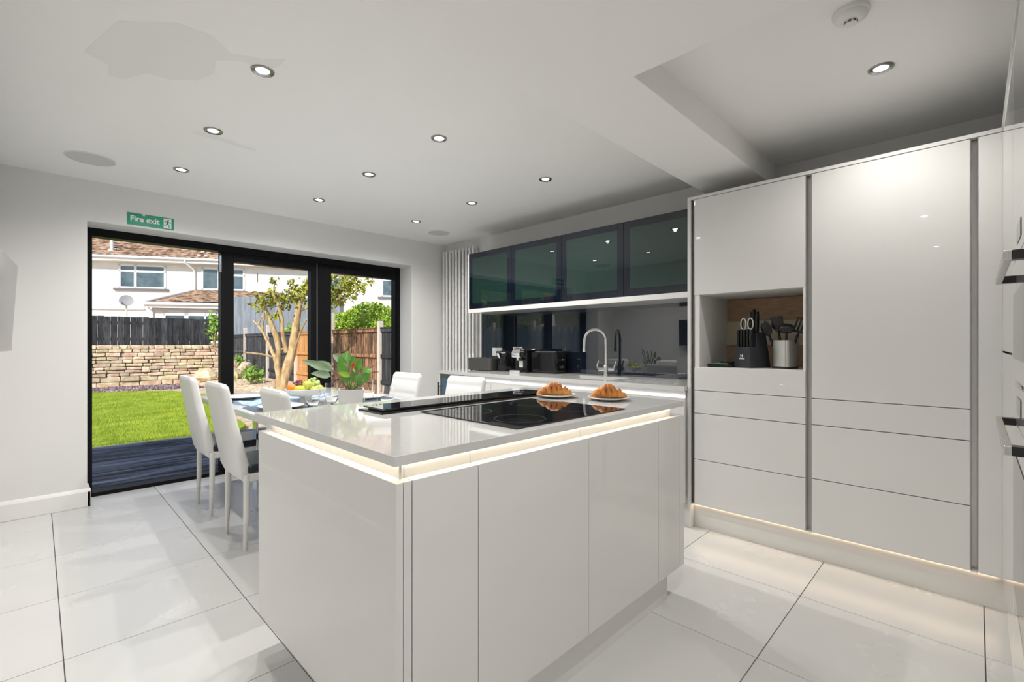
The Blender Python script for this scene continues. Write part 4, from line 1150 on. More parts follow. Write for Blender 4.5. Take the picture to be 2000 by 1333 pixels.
# place settings
def setting(x, y, rz, tag_):
    t = put('placemat', MB().prism(rrect(0, 0, .16, .215, .02), 0, .004), M['slate'], None, world=False, bevel=.001)
    t.location = (x, y, TZ + .0003); t.rotation_euler = (0, 0, rz)
    tag(t, 'dark sky-tinted placemat ' + tag_, 'placemat', 'dark placemats on the dining table')
    p = put('dinner_plate', MB().lathe([(.075, 0), (.08, .004), (.128, .014), (.132, .018), (.129, .0195), (.085, .008), (.001, .006)], n=40), M['china'], None, world=False, smooth=60)
    p.location = (x, y, TZ + .0048); tag(p, 'white dinner plate ' + tag_, 'plate', 'dinner plates')
def napkin(x, y, rz, m, sx, sy, label):
    rr = random.Random(int(x * 1000 + y * 77))
    mm = MB(); nx, ny = 9, 7
    top = []; bot = []
    for i in range(nx):
        for j in range(ny):
            u = -1 + 2 * i / (nx - 1); v = -1 + 2 * j / (ny - 1)
            z = .012 + .007 * math.sin(3.1 * u + 1.7 * v + x * 9) + .004 * math.sin(5 * v + y * 7) + rr.uniform(-.001, .001)
            top.append((u * sx, v * sy, max(z, .004))); bot.append((u * sx, v * sy, 0))
    n1 = nx * ny; fs = []
    for i in range(nx - 1):
        for j in range(ny - 1):
            a, b, c, d = i * ny + j, i * ny + j + 1, (i + 1) * ny + j + 1, (i + 1) * ny + j
            fs += [(a, d, c, b), (a + n1, b + n1, c + n1, d + n1)]
    ed = [i * ny for i in range(nx)] + [(nx - 1) * ny + j for j in range(1, ny)] + [i * ny + ny - 1 for i in range(nx - 2, -1, -1)] + [j for j in range(ny - 2, 0, -1)]
    for q in range(len(ed)):
        a, b = ed[q], ed[(q + 1) % len(ed)]
        fs.append((a, b, b + n1, a + n1))
    mm.add(top + bot, fs)
    o = put('napkin', mm, m, None, world=False, smooth=60)
    o.location = (x, y, TZ + .0005); o.rotation_euler = (0, 0, rz)
    tag(o, label, 'napkin', 'folded napkins on the table')
setting(1.06, 3.80, 0, 'at the place nearest the garden doors')
setting(1.06, 3.06, 0, 'before the chair in front of the lawn view')
setting(1.04, 2.42, 0, 'before the chair hidden by the island corner')
setting(1.68, 3.16, 0, 'before the ribbed chair by the door reveal')
setting(1.70, 2.46, 0, 'before the ribbed chair at the counter side')
napkin(1.03, 3.43, .1, M['napkin'], .09, .13, 'crumpled napkin in reflected sky blue between the two left place settings')
napkin(.99, 2.745, -.1, M['napwhite'], .07, .08, 'white folded napkin at the table edge behind the third chair')
napkin(1.33, 3.62, .5, M['napkin'], .17, .20, 'cloth in reflected sky blue spread behind the fruit bowl')
napkin(1.34, 2.62, .2, M['napkin'], .12, .15, 'cloth in reflected sky blue between planter and island worktop')

# ------------------------------------------------------------------ garden
def stuff(o): o['kind'] = 'stuff'; return o
dk = thing('garden_deck', 'blue grey timber deck outside the garden doors', 'deck', (0, 6, -.05))
random.seed(3)
p0 = None
for k in range(16):
    y = YF + .062 + k * .1415
    if p0 is None:
        m = MB()
        for q in range(3):
            m.box(0, .006 + q * .043, -.016, 9.5, .038 + q * .043, 0.0)
        m.box(0, .002, -.02, 9.5, .134, -.006)
        p0 = put('plank', m, M['deck'], dk, world=False, bevel=.003, seg=1); p0.location = (-4.4, y - 6, .025)
    else:
        b = again(p0, 'plank', (-4.4 + random.uniform(-.05, .05), y - 6, .025), dk).modifiers.new('edge', 'BEVEL'); b.width = .003; b.segments = 1
put('joists', MB().box(-4.3, YF + .07, -.2, 5.0, 7.12, -.05), M['gap'], dk)
put('edge_board', MB().box(-4.4, 7.146, -.2, 5.1, 7.17, -.018), M['deck'], dk)
# ground and lawn
gr = struct('ground', MB().box(-30, YF + .07, -1.0, 40, 60, -.06), M['bed'])
lp = [(-6, 7.165), (1.9, 7.165), (2.12, 7.5), (2.16, 7.9), (2.16, 8.5), (2.3, 9.4), (2.52, 10.4), (2.72, 11.6), (2.75, 12.7), (2.6, 13.6), (2.3, 14.3), (1.7, 14.8), (.9, 15.05), (-1, 15.5), (-6, 15.6)]
lw = put('lawn', MB().prism(lp, -.07, -.012), M['lawn'], origin=(0, 11, 0))
lw['kind'] = 'structure'
def inside(x, y, poly):
    r = False; j = len(poly) - 1
    for i in range(len(poly)):
        if (poly[i][1] > y) != (poly[j][1] > y) and x < (poly[j][0] - poly[i][0]) * (y - poly[i][1]) / (poly[j][1] - poly[i][1]) + poly[i][0]:
            r = not r
        j = i
    return r
rg = np.random.default_rng(5)
def scatter_tris(name, pts, size, lean, m, parent=None, wide=.12, up=None):
    """many small blades in one mesh; pts n x 3"""
    n = len(pts)
    a = rg.uniform(0, 2 * np.pi, n); h = size * rg.uniform(.6, 1.2, n)
    d = np.stack([np.cos(a), np.sin(a), np.zeros(n)], 1)
    ln = rg.normal(0, lean, (n, 3)); ln[:, 2] = 0
    tip = pts + ln * h[:, None]; tip[:, 2] += h
    w = (h * wide)[:, None]
    v = np.empty((n * 3, 3)); v[0::3] = pts - d * w; v[1::3] = pts + d * w; v[2::3] = tip
    me = bpy.data.meshes.new(name)
    me.vertices.add(n * 3); me.vertices.foreach_set('co', v.ravel())
    me.loops.add(n * 3); me.loops.foreach_set('vertex_index', np.arange(n * 3))
    me.polygons.add(n); me.polygons.foreach_set('loop_start', np.arange(n) * 3); me.polygons.foreach_set('loop_total', np.full(n, 3))
    me.update(); me.validate(); me.materials.append(m)
    o = bpy.data.objects.new(name, me); COL.objects.link(o)
    if parent: o.parent = parent
    return o
n = 420000
P = np.stack([rg.uniform(-4.35, 2.8, n), 7.17 + (15.6 - 7.17) * rg.uniform(0, 1, n) ** 1.35, np.full(n, -.014)], 1)
px, py = P[:, 0], P[:, 1]
ok = np.zeros(n, bool); j = len(lp) - 1
for i in range(len(lp)):
    (xi, yi), (xj, yj) = lp[i], lp[j]
    if yi != yj:
        c_ = ((yi > py) != (yj > py)) & (px < (xj - xi) * (py - yi) / (yj - yi) + xi); ok ^= c_
    j = i
gs = scatter_tris('grass', P[ok], .034, .55, M['blade'], wide=.09)
stuff(tag(gs, 'short bright green grass of the lawn', 'grass'))

def leaves_mesh(name, centers, size, m, parent, flat=.35, n4=True):
    """many little leaf quads (two triangles with a crease) in one mesh"""
    n = len(centers)
    q = rg.normal(0, 1, (n, 3)); q /= np.linalg.norm(q, axis=1)[:, None]
    t = rg.normal(0, 1, (n, 3)); t -= q * (t * q).sum(1)[:, None]; t /= np.linalg.norm(t, axis=1)[:, None]
    b = np.cross(q, t)
    s_ = (size * rg.uniform(.6, 1.25, n))[:, None]
    v = np.empty((n * 4, 3))
    v[0::4] = centers - t * s_; v[1::4] = centers + b * s_ * .55 + q * s_ * flat; v[2::4] = centers + t * s_; v[3::4] = centers - b * s_ * .55 + q * s_ * flat
    f = np.empty((n * 2, 3), int); k = np.arange(n) * 4
    f[0::2] = np.stack([k, k + 1, k + 2], 1); f[1::2] = np.stack([k, k + 2, k + 3], 1)
    me = bpy.data.meshes.new(name)
    me.vertices.add(n * 4); me.vertices.foreach_set('co', v.ravel())
    me.loops.add(n * 6); me.loops.foreach_set('vertex_index', f.ravel())
    me.polygons.add(n * 2); me.polygons.foreach_set('loop_start', np.arange(n * 2) * 3); me.polygons.foreach_set('loop_total', np.full(n * 2, 3))
    me.update(); me.validate(); me.materials.append(m)
    o = bpy.data.objects.new(name, me); COL.objects.link(o)
    if parent is not None:
        o.parent = parent
        w_ = world_loc(parent); me.transform(Matrix.Translation(-w_))
    return stuff(o)

# stone wall: every stone its own piece
WY = 17.38
sw = thing('stone_wall', 'dry stone garden wall below the black fence', 'wall', (0, WY, -.1))
put('core', MB().box(-4.4, WY + .04, -.2, 4.0, WY + .45, 1.10), M['mortar'], sw)
random.seed(21)
protos = []
def stone_mesh(wd, hg, dp):
    m = MB(); r_ = lambda a: random.uniform(-a, a)
    vs = [(sx * wd / 2 + r_(.012), sy * dp / 2, sz * hg / 2 + r_(.008)) for sz in (-1, 1) for (sx, sy) in ((-1, -1), (1, -1), (1, 1), (-1, 1))]
    f_ = .82
    vs = vs[:0] + [(v[0], v[1], v[2]) for v in vs]
    m.add(vs, [(0, 3, 2, 1), (4, 5, 6, 7), (0, 1, 5, 4), (1, 2, 6, 5), (2, 3, 7, 6), (3, 0, 4, 7)])
    return m
z = -.06; row = 0
nst = 0
while z < 1.10:
    hg = random.choice((.085, .10, .115, .13, .095)) if z > .18 else random.choice((.15, .17))
    x = -4.4
    while x < 4.02:
        wd = random.uniform(.16, .42) if z > .18 else random.uniform(.3, .62)
        if random.random() < .12: wd *= .55
        if x < -1.6: wd = random.uniform(.5, .8)
        hh = hg
        o = put('stone', stone_mesh(wd - .014, hh - .012, .20), M['stone'], sw, world=False, bevel=.016, seg=2, smooth=60)
        o.location = (x + wd / 2, -.02 + random.uniform(-.03, .025), z + hh / 2 + .1); o.rotation_euler = (0, random.uniform(-.02, .02), random.uniform(-.05, .05))
        x += wd; nst += 1
    z += hg; row += 1
# rocks at the wall's end and along the planted bank
random.seed(9)
def rock(x, y, z, r, label, sq=.7):
    o = put('rock', MB().ell((0, 0, 0), r, r * .8, r * sq, 9, 6, jitter=.16), M['stone'], None, world=False, bevel=0, smooth=25)
    o.location = (x, y, z); o.rotation_euler = (random.uniform(-.3, .3), random.uniform(-.3, .3), random.uniform(0, 3))
    tag(o, label, 'rock', 'pale rocks on the planted bank')
for (x, y, z, r, lb) in ((3.62, 16.75, .20, .30, 'broad pale rock at the foot of the stone wall end'), (4.22, 16.45, .22, .34, 'largest pale rock on the bank, half behind the door frame'),
                     (3.95, 15.6, .06, .22, 'small pale rock in front of the stone wall end'), (4.38, 17.05, .50, .26, 'pale boulder perched high at the wall corner'),
                     (4.62, 15.75, .16, .27, 'pale rock just left of the bright green shrub'), (4.75, 16.9, .40, .28, 'pale rock among the low plants by the black fence'),
                     (4.45, 14.75, .05, .20, 'flat pale rock beside the bright green shrub')):
    rock(x, y, z, r, lb)
bk = []
for (x, y) in ((3.2, 16.9), (3.6, 15.5), (3.9, 13.0), (4.2, 10.5), (4.4, 8.0), (4.6, 7.2), (5.5, 7.2), (5.5, 22), (3.6, 22), (3.2, 17.3)): bk.append((x, y))
m = MB()
nb_ = len(bk); cx_, cy_ = 4.9, 14.5
vs = [(x, y, -.08) for x, y in bk] + [(cx_ + (x - cx_) * .72, cy_ + (y - cy_) * .96, .05) for x, y in bk] + [(5.0, 15, .12)]
fs = [(i, (i + 1) % nb_, nb_ + (i + 1) % nb_, nb_ + i) for i in range(nb_)] + [(nb_ + i, nb_ + (i + 1) % nb_, 2 * nb_) for i in range(nb_)]
m.add(vs, fs)
struct('ground_bank', m, M['bed'])
n = 9000
P = np.stack([rg.uniform(-1.3, 3.3, n), rg.uniform(14.0, 17.18, n), np.full(n, -.05)], 1)
P = P[(P[:, 1] > 15.75 - .12 * np.clip(P[:, 0], 0, 9) ** 1.0)]
o = leaves_mesh('gravel', P, .045, M['slatechip'], None, flat=.6)
tag(o, 'plum slate chippings between lawn and stone wall', 'gravel')
# black board fence on top of the stone wall
bf = thing('board_fence', 'black vertical board fence on top of the stone wall', 'fence', (0, WY + .2, 1.12))
p0 = None
for k in range(64):
    x = -4.4 + k * .145
    if x > 4.0: break
    if p0 is None:
        p0 = put('board', MB().box(-.070, -.011, 0, .070, .011, .845), M['blackfence'], bf, world=False, bevel=.003, seg=1); p0.location = (x, .0, 0)
    else:
        again(p0, 'board', (x, (k % 2) * .012 + random.uniform(-.003, .003), random.uniform(-.012, .008)), bf)
for z in (.15, .62):
    put('rail', MB().box(-4.45, .03, z, 4.05, .07, z + .08), M['blackfence'], bf, world=False)
# side fence on the right: concrete posts, rails, feather-edge boards
sf = thing('panel_fence', 'worn timber panel fence with pale concrete posts along garden side', 'fence', (5.4, 12, 0))
bays = [(7.15, 9.50, 'blackfence'), (9.50, 11.95, 'wornfence'), (11.95, 14.35, 'orangefence'), (14.35, 16.78, 'blackfence'), (16.78, 19.2, 'blackfence'), (19.2, 21.6, 'blackfence')]
for y, zt in ((7.15, 1.7), (9.50, 1.68), (11.95, 1.97), (14.35, 1.74), (16.78, 1.80), (19.2, 1.76), (21.6, 1.76)):
    put('post', MB().box(5.345, y - .055, -.1, 5.455, y + .055, zt), M['concrete'], sf, bevel=.008)
for (a, b, mm) in bays:
    bd = None
    for z in (.28, .86, 1.44):
        put('rail', MB().box(5.372, a + .06, z, 5.405, b - .06, z + .075), M[mm], sf, bevel=.003)
    put('capping', MB().box(5.36, a + .06, 1.515, 5.43, b - .06, 1.54), M[mm], sf)
    put('gravel_board', MB().box(5.40, a + .06, -.08, 5.43, b - .06, .12), M[mm], sf)
    y = a + .06
    while y < b - .07:
        w_ = .10
        if bd is None:
            bd = put('board', MB().prism([(0, 0), (.026, 0), (.010, .11), (0, .11)], .10, 1.515), M[mm], sf, world=False)
            bd.location = (.008, y - 12, 0)
        else: again(bd, 'board', (.008 + random.uniform(0, .004), y - 12, random.uniform(-.01, .0)), sf)
        y += w_
# tree on the bank
TR = Vector((3.80, 10.96, 0))
tr = thing('pruned_tree', 'pale barked tree with cut branches and sparse yellow leaves', 'tree', TR)
K = .01135
def T(u, v, d=0.0):   # sideways and upward measure of a branch point, d = depth
    a = (u - 553) * K; z = (775 - v) * K
    return (a * .7033 + d * .7109, -a * .7109 + d * .7033, z + .02)
def branch(pts, rads): return ([T(*p) for p in pts], rads)
br = [
 ([(553, 777, 0), (557, 748, 0), (564, 715, .05), (571, 690, .08), (574, 660, .1), (578, 630, .12), (582, 598, .14), (590, 570, .2), (597, 545, .3)], [.105, .10, .105, .095, .085, .078, .065, .04, .015]),
 ([(552, 775, -.03), (553, 745, -.05), (549, 715, -.1), (553, 685, -.12), (550, 660, -.15), (542, 634, -.2), (533, 602, -.28), (525, 578, -.35)], [.08, .07, .06, .055, .06, .05, .038, .02]),
 ([(549, 752, .0), (541, 722, .1), (531, 700, .2), (516, 676, .3), (501, 652, .38), (484, 634, .45), (473, 625, .5)], [.055, .05, .042, .038, .03, .022, .012]),
 ([(485, 635, .45), (491, 620, .5), (498, 606, .55)], [.018, .015, .012]),
 ([(500, 652, .38), (503, 634, .3), (511, 612, .22), (509, 600, .2)], [.026, .024, .022, .018]),
 ([(532, 701, .2), (515, 694, .0), (492, 690, -.25)], [.024, .022, .018]),
 ([(533, 699, .2), (537, 684, .4), (551, 679, .55)], [.022, .022, .018]),
 ([(562, 690, .02), (560, 655, -.1), (563, 625, -.2), (557, 595, -.25), (546, 570, -.3)], [.05, .042, .045, .03, .016]),
 ([(574, 692, .08), (590, 665, -.1), (606, 644, -.3), (622, 628, -.5)], [.024, .02, .018, .015]),
 ([(580, 610, .13), (600, 600, .2), (632, 606, .1), (660, 592, .0), (678, 572, -.1)], [.03, .024, .022, .016, .008]),
 ([(632, 606, .1), (650, 580, .3), (664, 548, .45)], [.018, .014, .007]),
 ([(660, 592, 0), (692, 580, .15), (712, 560, .3)], [.014, .01, .005]),
 ([(545, 592, -.2), (548, 565, -.2), (551, 552, -.2)], [.014, .009, .005]),
 ([(563, 600, -.1), (570, 570, 0), (571, 550, .05)], [.014, .009, .005]),
 ([(664, 580, .3), (674, 555, .35), (676, 538, .4)], [.012, .009, .005]),
 ([(650, 590, .1), (648, 560, -.1), (655, 538, -.2)], [.012, .009, .005]),
]
m = MB()
for pts, rad in br[:2]: m.tube([T(*p) for p in pts], rad, 10)
put('trunk', m, M['bark'], tr, world=False, smooth=70)
for pts, rad in br[2:]:
    put('branch', MB().tube([T(*p) for p in pts], rad, 8), M['bark'], tr, world=False, smooth=70)
cl_ = [(530, 600, -.25, .22, 60), (527, 585, -.3, .15, 40), (548, 588, -.2, .22, 60), (560, 592, -.1, .2, 60), (572, 585, .05, .24, 70), (585, 578, .15, .24, 70), (592, 562, .25, .2, 55), (551, 556, -.2, .1, 16), (570, 553, .05, .1, 16),
       (600, 548, .3, .14, 30), (556, 620, -.2, .12, 22), (650, 548, -.1, .18, 40), (664, 545, .4, .2, 50), (676, 548, .35, .22, 55), (668, 565, .2, .24, 60), (655, 572, .1, .22, 60), (690, 575, .1, .16, 30), (705, 562, .25, .14, 26), (718, 548, .3, .12, 20), (640, 560, .1, .2, 40), (665, 590, .1, .22, 55), (648, 590, 0, .2, 50), (683, 560, .2, .18, 36), (695, 545, .3, .12, 16)]
cen = []
for (u, v, d, r_, k) in cl_:
    cen.append(np.array(T(u, v, d)) + rg.normal(0, r_ * .45, (k, 3)))
o = leaves_mesh('foliage', np.concatenate(cen) + np.array(TR), .062, M['treeleaf'], tr)
# ivy heap over the fence
iv = thing('ivy_hedge', 'bright green ivy heaped over the side fence', 'hedge', (6.0, 11, 0))
def shell(n, c, rx, ry, rz, zmin):
    d = rg.normal(0, 1, (n, 3)); d /= np.linalg.norm(d, axis=1)[:, None]
    p = np.array(c) + d * np.array([rx, ry, rz]) * rg.uniform(.86, 1.05, (n, 1))
    return p[p[:, 2] > zmin]
P = np.concatenate([shell(5200, (6.05, 11.2, 1.35), .62, 1.35, .86, .9), shell(2600, (5.95, 12.6, 1.3), .55, .9, .72, .9), shell(2600, (6.0, 9.9, 1.25), .55, .9, .62, .9)])
leaves_mesh('foliage', P, .052, M['ivy'], iv)
put('stems', MB().ell((6.05, 11.2, 1.2), .5, 1.2, .86, 14, 9).ell((5.95, 12.6, 1.1), .45, .75, .72, 12, 8).ell((6.0, 9.9, 1.1), .45, .75, .6, 12, 8), M['ivy'], iv)
# plants on the bank
def bush(name, c, r, n, sz, label, stems=True):
    t = thing(name, label, 'plant', (c[0], c[1], c[2]))
    d = rg.normal(0, .48, (n, 3)) * np.array(r); d[:, 2] += r[2] * 1.6
    leaves_mesh('foliage', d + np.array(c), sz, M['bush'], t)
    for q in range(4):
        a = q * 1.6
        put('stem', MB().tube([(0, 0, -.02), (.05 * math.cos(a), .05 * math.sin(a), r[2] * .8), (.12 * math.cos(a), .12 * math.sin(a), r[2] * 1.6)], [.018, .012, .006], 6), M['bark'], t, world=False)
bush('garden_shrub', (4.15, 14.2, .02), (.24, .24, .20), 260, .07, 'small bright green shrub on the bank by the fence post')
bush('garden_shrub', (4.55, 17.0, .35), (.2, .2, .16), 120, .06, 'low green plant among the rocks beside the door frame')
bush('climbing_plant', (3.92, 17.10, 1.05), (.14, .12, .42), 260, .07, 'yellow green climber on the end of the stone wall')
bush('garden_shrub', (5.62, 15.2, 1.3), (.2, .55, .18), 160, .06, 'green creeper peeping over the black fence panels')

# ------------------------------------------------------------------ houses behind
HO = Vector((1.656, 27.76, 0)); HD = Vector((.85446, -.51952, 0)); HN = Vector((-.51952, -.85446, 0))
HM = Matrix(((HD.x, -HN.x, 0, HO.x), (HD.y, -HN.y, 0, HO.y), (0, 0, 1, 0), (0, 0, 0, 1)))   # local x along the wall, y into the house
hrot = math.atan2(HD.y, HD.x)
hs = thing('terraced_house', 'white rendered house with brown tiled roof beyond the garden', 'house', HO, hrot)
put('wall', MB().box(-9, 0, -1, 18, 7, 5.0), M['render'], hs, world=False)
def tiled_roof(name, x0, x1, y0, z0, depth, pitch, m, parent, dx=.30, dy=.28, amp=.035):
    nx = int((x1 - x0) / (dx / 4)); ny = int(depth / dy)
    vs = []; fs = []
    cp, sp = math.cos(pitch), math.sin(pitch)
    for j in range(ny):
        for e_ in (0, 1):
            s0 = (j + e_) * dy; lift = .035 if e_ == 0 else 0.0
            for i in range(nx + 1):
                w_ = amp * max(0, math.sin(2 * PI * (i % 4) / 4 + PI / 4)) + lift
                vs.append((x0 + i * dx / 4, y0 + s0 * cp - w_ * sp, z0 + s0 * sp + w_ * cp))
    W_ = nx + 1
    for r_ in range(2 * ny - 1):
        for i in range(nx):
            a = r_ * W_ + i
            fs.append((a, a + 1, a + W_ + 1, a + W_))
    return stuff(put(name, MB().add(vs, fs), m, parent, world=False))
tiled_roof('roof_tiles', -4, 9.5, -.42, 5.05, 4.6, R(32), M['pantile'], hs)
put('roof', MB().prism([(-.36, 4.98), (3.4, 7.30), (7.2, 4.98)], -9, 18, axis='x'), M['pantile'], hs, world=False)
put('gutter', MB().box(-9, -.50, 4.97, 18, -.40, 5.07), M['upvc'], hs, world=False, bevel=.02)
put('fascia', MB().box(-9, -.40, 4.84, 18, -.36, 5.02), M['upvc'], hs, world=False)
put('soffit', MB().box(-9, -.37, 4.84, 18, .0, 4.86), M['upvc'], hs, world=False)
put('roof_vent_pipe', MB().tube([(.73, .1, 5.25), (.73, .1, 6.0)], .07, 12).lathe([(.16, 0), (.10, .16)], (.73, .05, 5.22), 14), M['upvc'], hs, world=False, smooth=50)
for x in (4.35, 4.62):
    for q in range(7):
        put('verge_tile', MB().box(x - .07, -.40 + q * .42, 5.16 + q * .262, x + .07, .02 + q * .42, 5.25 + q * .262), M['verge'], hs, world=False)
put('downpipe', MB().tube([(3.80, -.44, 4.98), (3.82, -.42, 4.85), (4.02, -.08, 4.62), (4.05, -.07, 4.4), (4.05, -.07, 3.2)], .05, 10), M['upvc'], hs, world=False, smooth=60)
def window(x0, x1, z0, z1, bars, tops):
    m = MB(); f = .075
    m.box(x0, -.03, z0, x0 + f, .06, z1).box(x1 - f, -.03, z0, x1, .06, z1).box(x0, -.03, z0, x1, .06, z0 + f).box(x0, -.03, z1 - f, x1, .06, z1)
    for b in bars: m.box(b - f * .7, -.03, z0, b + f * .7, .06, z1)
    for (a, b, zz) in tops: m.box(a, -.03, zz - f * .6, b, .06, zz + f * .6)
    w_ = put('window', m, M['upvc'], hs, world=False)
    edges = [x0] + list(bars) + [x1]
    for a, b in zip(edges[:-1], edges[1:]):
        put('pane', MB().box(a + .03, -.012, z0 + .03, b - .03, -.006, z1 - .03), M['winglass'], w_, world=False)
    put('window_sill', MB().box(x0 - .18, -.10, z0 - .085, x1 + .12, .0, z0 - .005), M['sill'], w_, world=False)
window(1.05, 2.88, 3.68, 4.74, [1.69], [(1.05, 1.69, 4.44), (1.69, 2.88, 4.44)])
window(4.32, 6.12, 3.68, 4.72, [5.04, 5.5], [(5.04, 6.12, 4.40)])
window(9.90, 10.60, 3.60, 4.50, [], [])
window(12.35, 13.3, 3.56, 4.45, [12.95], [])
put('wall_ledge', MB().box(-5, -.07, 2.72, 2.05, 0, 2.80), M['upvc'], hs, world=False)
put('rain_pipe', MB().tube([(6.67, -.03, 4.55), (6.67, -.03, 4.12)], .014, 8), M['sill'], hs, world=False)
# lean-to extension with hipped tiled roof
ex_ = thing('house_extension', 'low white extension with brown hipped roof and glazed front', 'house', HO + HD * 2.95, hrot)
put('wall', MB().box(.05, -1.6, -1, 4.8, -.01, 2.72), M['renderpink'], ex_, world=False)
m = MB()
e0, e1, zz0, zz1 = -.10, 4.9, 2.92, 3.62
stuff_roof = tiled_roof('roof_tiles', .9, 4.9, -1.85, 2.94, 2.0, R(21), M['pantile'], ex_)
m.add([(e0, -1.85, zz0), (e1, -1.85, zz0), (e1, -.01, zz1), (1.05, -.01, zz1), (e0, -.01, zz0)], [(0, 1, 2, 3), (0, 3, 4)])
m.add([(e0, -1.85, zz0 - .04), (e1, -1.85, zz0 - .04), (e1, -.01, zz0 - .04), (e0, -.01, zz0 - .04)], [(3, 2, 1, 0)])
put('roof', m, M['pantile'], ex_, world=False)
put('hip_capping', MB().tube([(e0, -1.88, zz0 + .03), (1.08, -.05, zz1 + .05)], .075, 8), M['upvc'], ex_, world=False, smooth=50)
put('gutter', MB().box(e0 - .06, -1.96, 2.82, e1, -1.84, 2.93), M['upvc'], ex_, world=False, bevel=.02)
put('fascia', MB().box(e0, -1.86, 2.70, e1, -1.80, 2.86), M['upvc'], ex_, world=False)
put('downpipe', MB().tube([(e0 + .05, -1.9, 2.85), (.12, -1.66, 2.5), (.12, -1.66, 0)], .04, 8), M['upvc'], ex_, world=False, smooth=50)
m = MB().box(.55, -1.65, 1.3, 2.0, -1.6, 2.45)
wf = put('window', MB().box(.5, -1.68, 1.2, 3.6, -1.60, 1.3).box(.5, -1.68, 2.38, 3.6, -1.60, 2.5).box(.5, -1.68, 1.2, .6, -1.6, 2.5).box(1.30, -1.68, 1.2, 1.46, -1.6, 2.5)
   .box(2.05, -1.68, 1.2, 2.13, -1.6, 2.5).box(2.55, -1.68, 1.2, 2.62, -1.6, 2.5).box(3.05, -1.68, 1.2, 3.12, -1.6, 2.5).box(3.5, -1.68, 1.2, 3.6, -1.6, 2.5), M['upvc'], ex_, world=False)
put('pane', MB().box(.55, -1.64, 1.25, 3.55, -1.63, 2.45), M['winglass'], wf, world=False)
# satellite dish on its pole
ds = thing('satellite_dish', 'grey satellite dish on a short pole behind the fence', 'satellite dish', HO + HD * 1.92 + HN * 1.2, hrot + .35)
m = MB(); m.M = Matrix.Translation((0, -.15, 3.0)) @ Matrix.Rotation(R(-72), 4, 'X')
prof = [(.02, .0)] + [(r_, .33 * r_ * r_) for r_ in (.10, .20, .30, .36)]
m.lathe([(r_, z_) for r_, z_ in prof] + [(.365, .05), (.30, .018), (.2, .0), (.02, -.012)], n=32, sy=1.05)
m.M = Matrix.Translation((0, -.15, 3.0)) @ Matrix.Rotation(R(72), 4, 'X')
m2 = MB(); m2.M = m.M @ Matrix.Scale(.68, 4); m2.lathe([(.02, .0), (.10, .006), (.20, .018), (.30, .04), (.36, .06), (.362, .052), (.30, .03), (.2, .008), (.02, -.012)], n=32, sy=1.0)
put('reflector', m2, M['dish'], ds, world=False, smooth=50)
put('feed_arm', MB().tube([(-.0, -.17, 2.79), (-.12, -.42, 2.88)], .014, 8), M['sill'], ds, world=False)
put('feed_horn', MB().tube([(-.12, -.44, 2.86), (-.115, -.38, 2.92)], .03, 10), M['sill'], ds, world=False)
ds_pole = put('pole', MB().tube([(0, -.10, -.2), (0, -.10, 2.75), (0, -.12, 2.98)], .03, 10), M['concrete'], ds, world=False)
# shed of blue grey boards behind the fence
SO = Vector((5.53, 21.5, 0))
sh = thing('garden_shed', 'blue grey vertical board shed behind the side fence', 'shed', SO, hrot - .06)
p0 = None
for k in range(23):
    if p0 is None:
        p0 = put('board', MB().box(0, -.012, 0, .178, .012, 3.10), M['greyshed'], sh, world=False, bevel=.004, seg=1)
    else: again(p0, 'board', (k * .182, random.uniform(-.006, .006), 0), sh)
put('frame', MB().box(.02, .015, 0, 4.2, .9, 3.06), M['greyshed'], sh, world=False)

# ------------------------------------------------------------------ garden side seen only in the dark glass: fence, bunting, garage, trees
lf = thing('brightened_panel_fence', 'board fence on the left garden side, brightened for the reflections', 'fence', (-4.5, 10, 0))
p0 = None
for k in range(88):
    if p0 is None:
        p0 = put('board', MB().box(-.012, 0, 0, .012, .137, 1.72), M['bluefence'], lf, world=False); p0.location = (0, -5.1, 0)
    else: again(p0, 'board', (random.uniform(-.005, .005), -5.1 + k * .141, random.uniform(-.01, .02)), lf)
for y in (6.4, 8.3, 10.2, 12.1, 14.0, 15.9):
    put('post', MB().box(-4.48, y - .05, -.1, -4.37, y + .05, 1.92), M['concrete'], lf)
bt = thing('bunting', 'string of white triangular flags on the left side fence', 'bunting', (-4.42, 8.5, 1.72))
put('string', MB().tube([(0, -.2, .03), (0, .7, -.03), (0, 1.7, .03)], .004, 6), M['upvc'], bt, world=False)
f0 = None
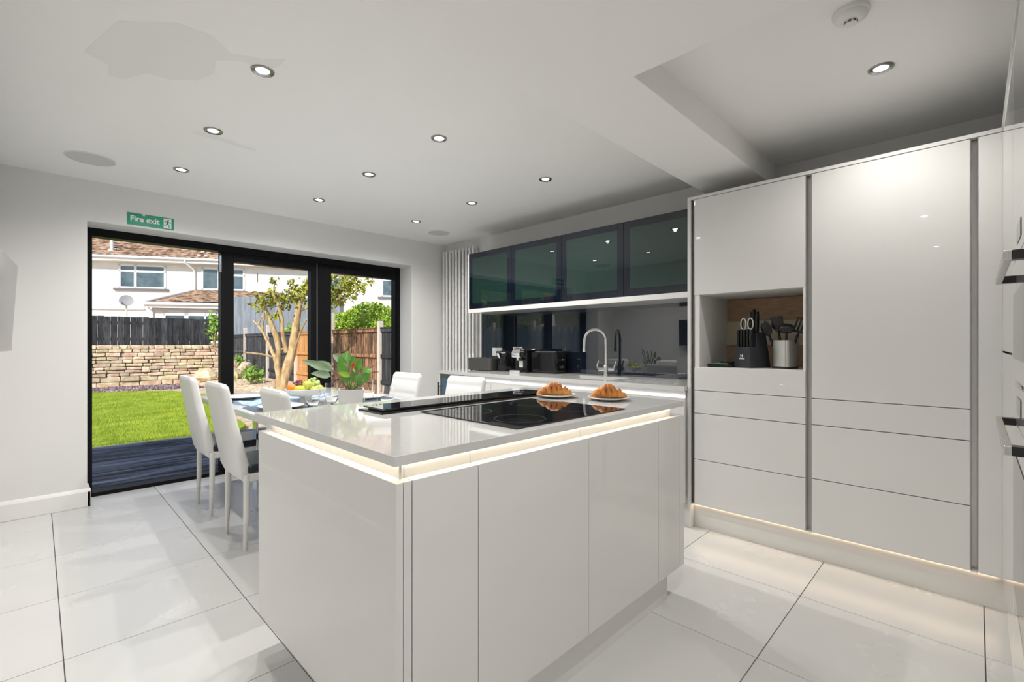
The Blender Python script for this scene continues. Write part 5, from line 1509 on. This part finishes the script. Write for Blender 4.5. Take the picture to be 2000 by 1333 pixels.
for k in range(7):
    if f0 is None:
        f0 = put('flag', MB().prism([(-.10, 0), (.10, 0), (0, -.22)], -.002, .002, axis='x'), M['upvc'], bt, world=False); f0.location = (.003, -.1, .02)
    else: again(f0, 'flag', (.003, -.1 + k * .25, .02 - .05 * math.sin(PI * k / 6)), bt)
gg = thing('neighbour_garage', 'cream garage with brown tiled roof seen in reflections', 'house', (-9.5, 11.6, 0))
put('wall', MB().box(-3, -1.6, 0, 0, 1.9, 2.55), M['render'], gg, world=False)
rf = tiled_roof('roof_tiles', -1.9, 2.2, -.35, 2.55, 2.6, R(35), M['redtile'], gg)
rf.rotation_euler = (0, 0, R(90)); rf.location = (.0, .0, 0)
put('gutter', MB().box(.33, -1.9, 2.46, .43, 2.2, 2.56), M['upvc'], gg, world=False)
def round_tree(name, c, r, n, label):
    t = thing(name, label, 'tree', (c[0], c[1], 0))
    leaves_mesh('foliage', shell(n, c, r[0], r[1], r[2], 0), .13, M['bush'], t)
    put('crown_core', MB().ell((0, 0, c[2]), r[0] * .8, r[1] * .8, r[2] * .8, 12, 8, .1), M['ivy'], t, world=False)
    put('trunk', MB().tube([(0, 0, 0), (.05, 0, c[2])], [.14, .09], 10), M['bark'], t, world=False)
round_tree('leafy_tree', (-7.2, 13.0, 3.1), (1.1, 1.1, 1.2), 1500, 'green leafy tree seen in the reflections beside the red roof')
round_tree('leafy_tree', (-7.4, 16.6, 2.7), (1.4, 1.8, 1.2), 1800, 'spreading green tree seen in the reflection by the radiator')
round_tree('leafy_tree', (-7.0, 6.5, 2.6), (1.2, 1.5, 1.1), 1400, 'green tree beyond the left side fence nearest the house')
hs2 = thing('brick_roof_house', 'house with red brown roof seen in the reflections', 'house', (-12, 20, 0))
put('wall', MB().box(-4, -3.5, 0, 0, 4, 3.6), M['render'], hs2, world=False)
put('roof', MB().prism([(.4, 3.5), (-2, 6.2), (-4.4, 3.5)], -3.8, 4.3, axis='y'), M['redtile'], hs2, world=False)
put('chimney', MB().box(-2.3, 2, 5.4, -1.7, 2.6, 7.0), M['redtile'], hs2, world=False)
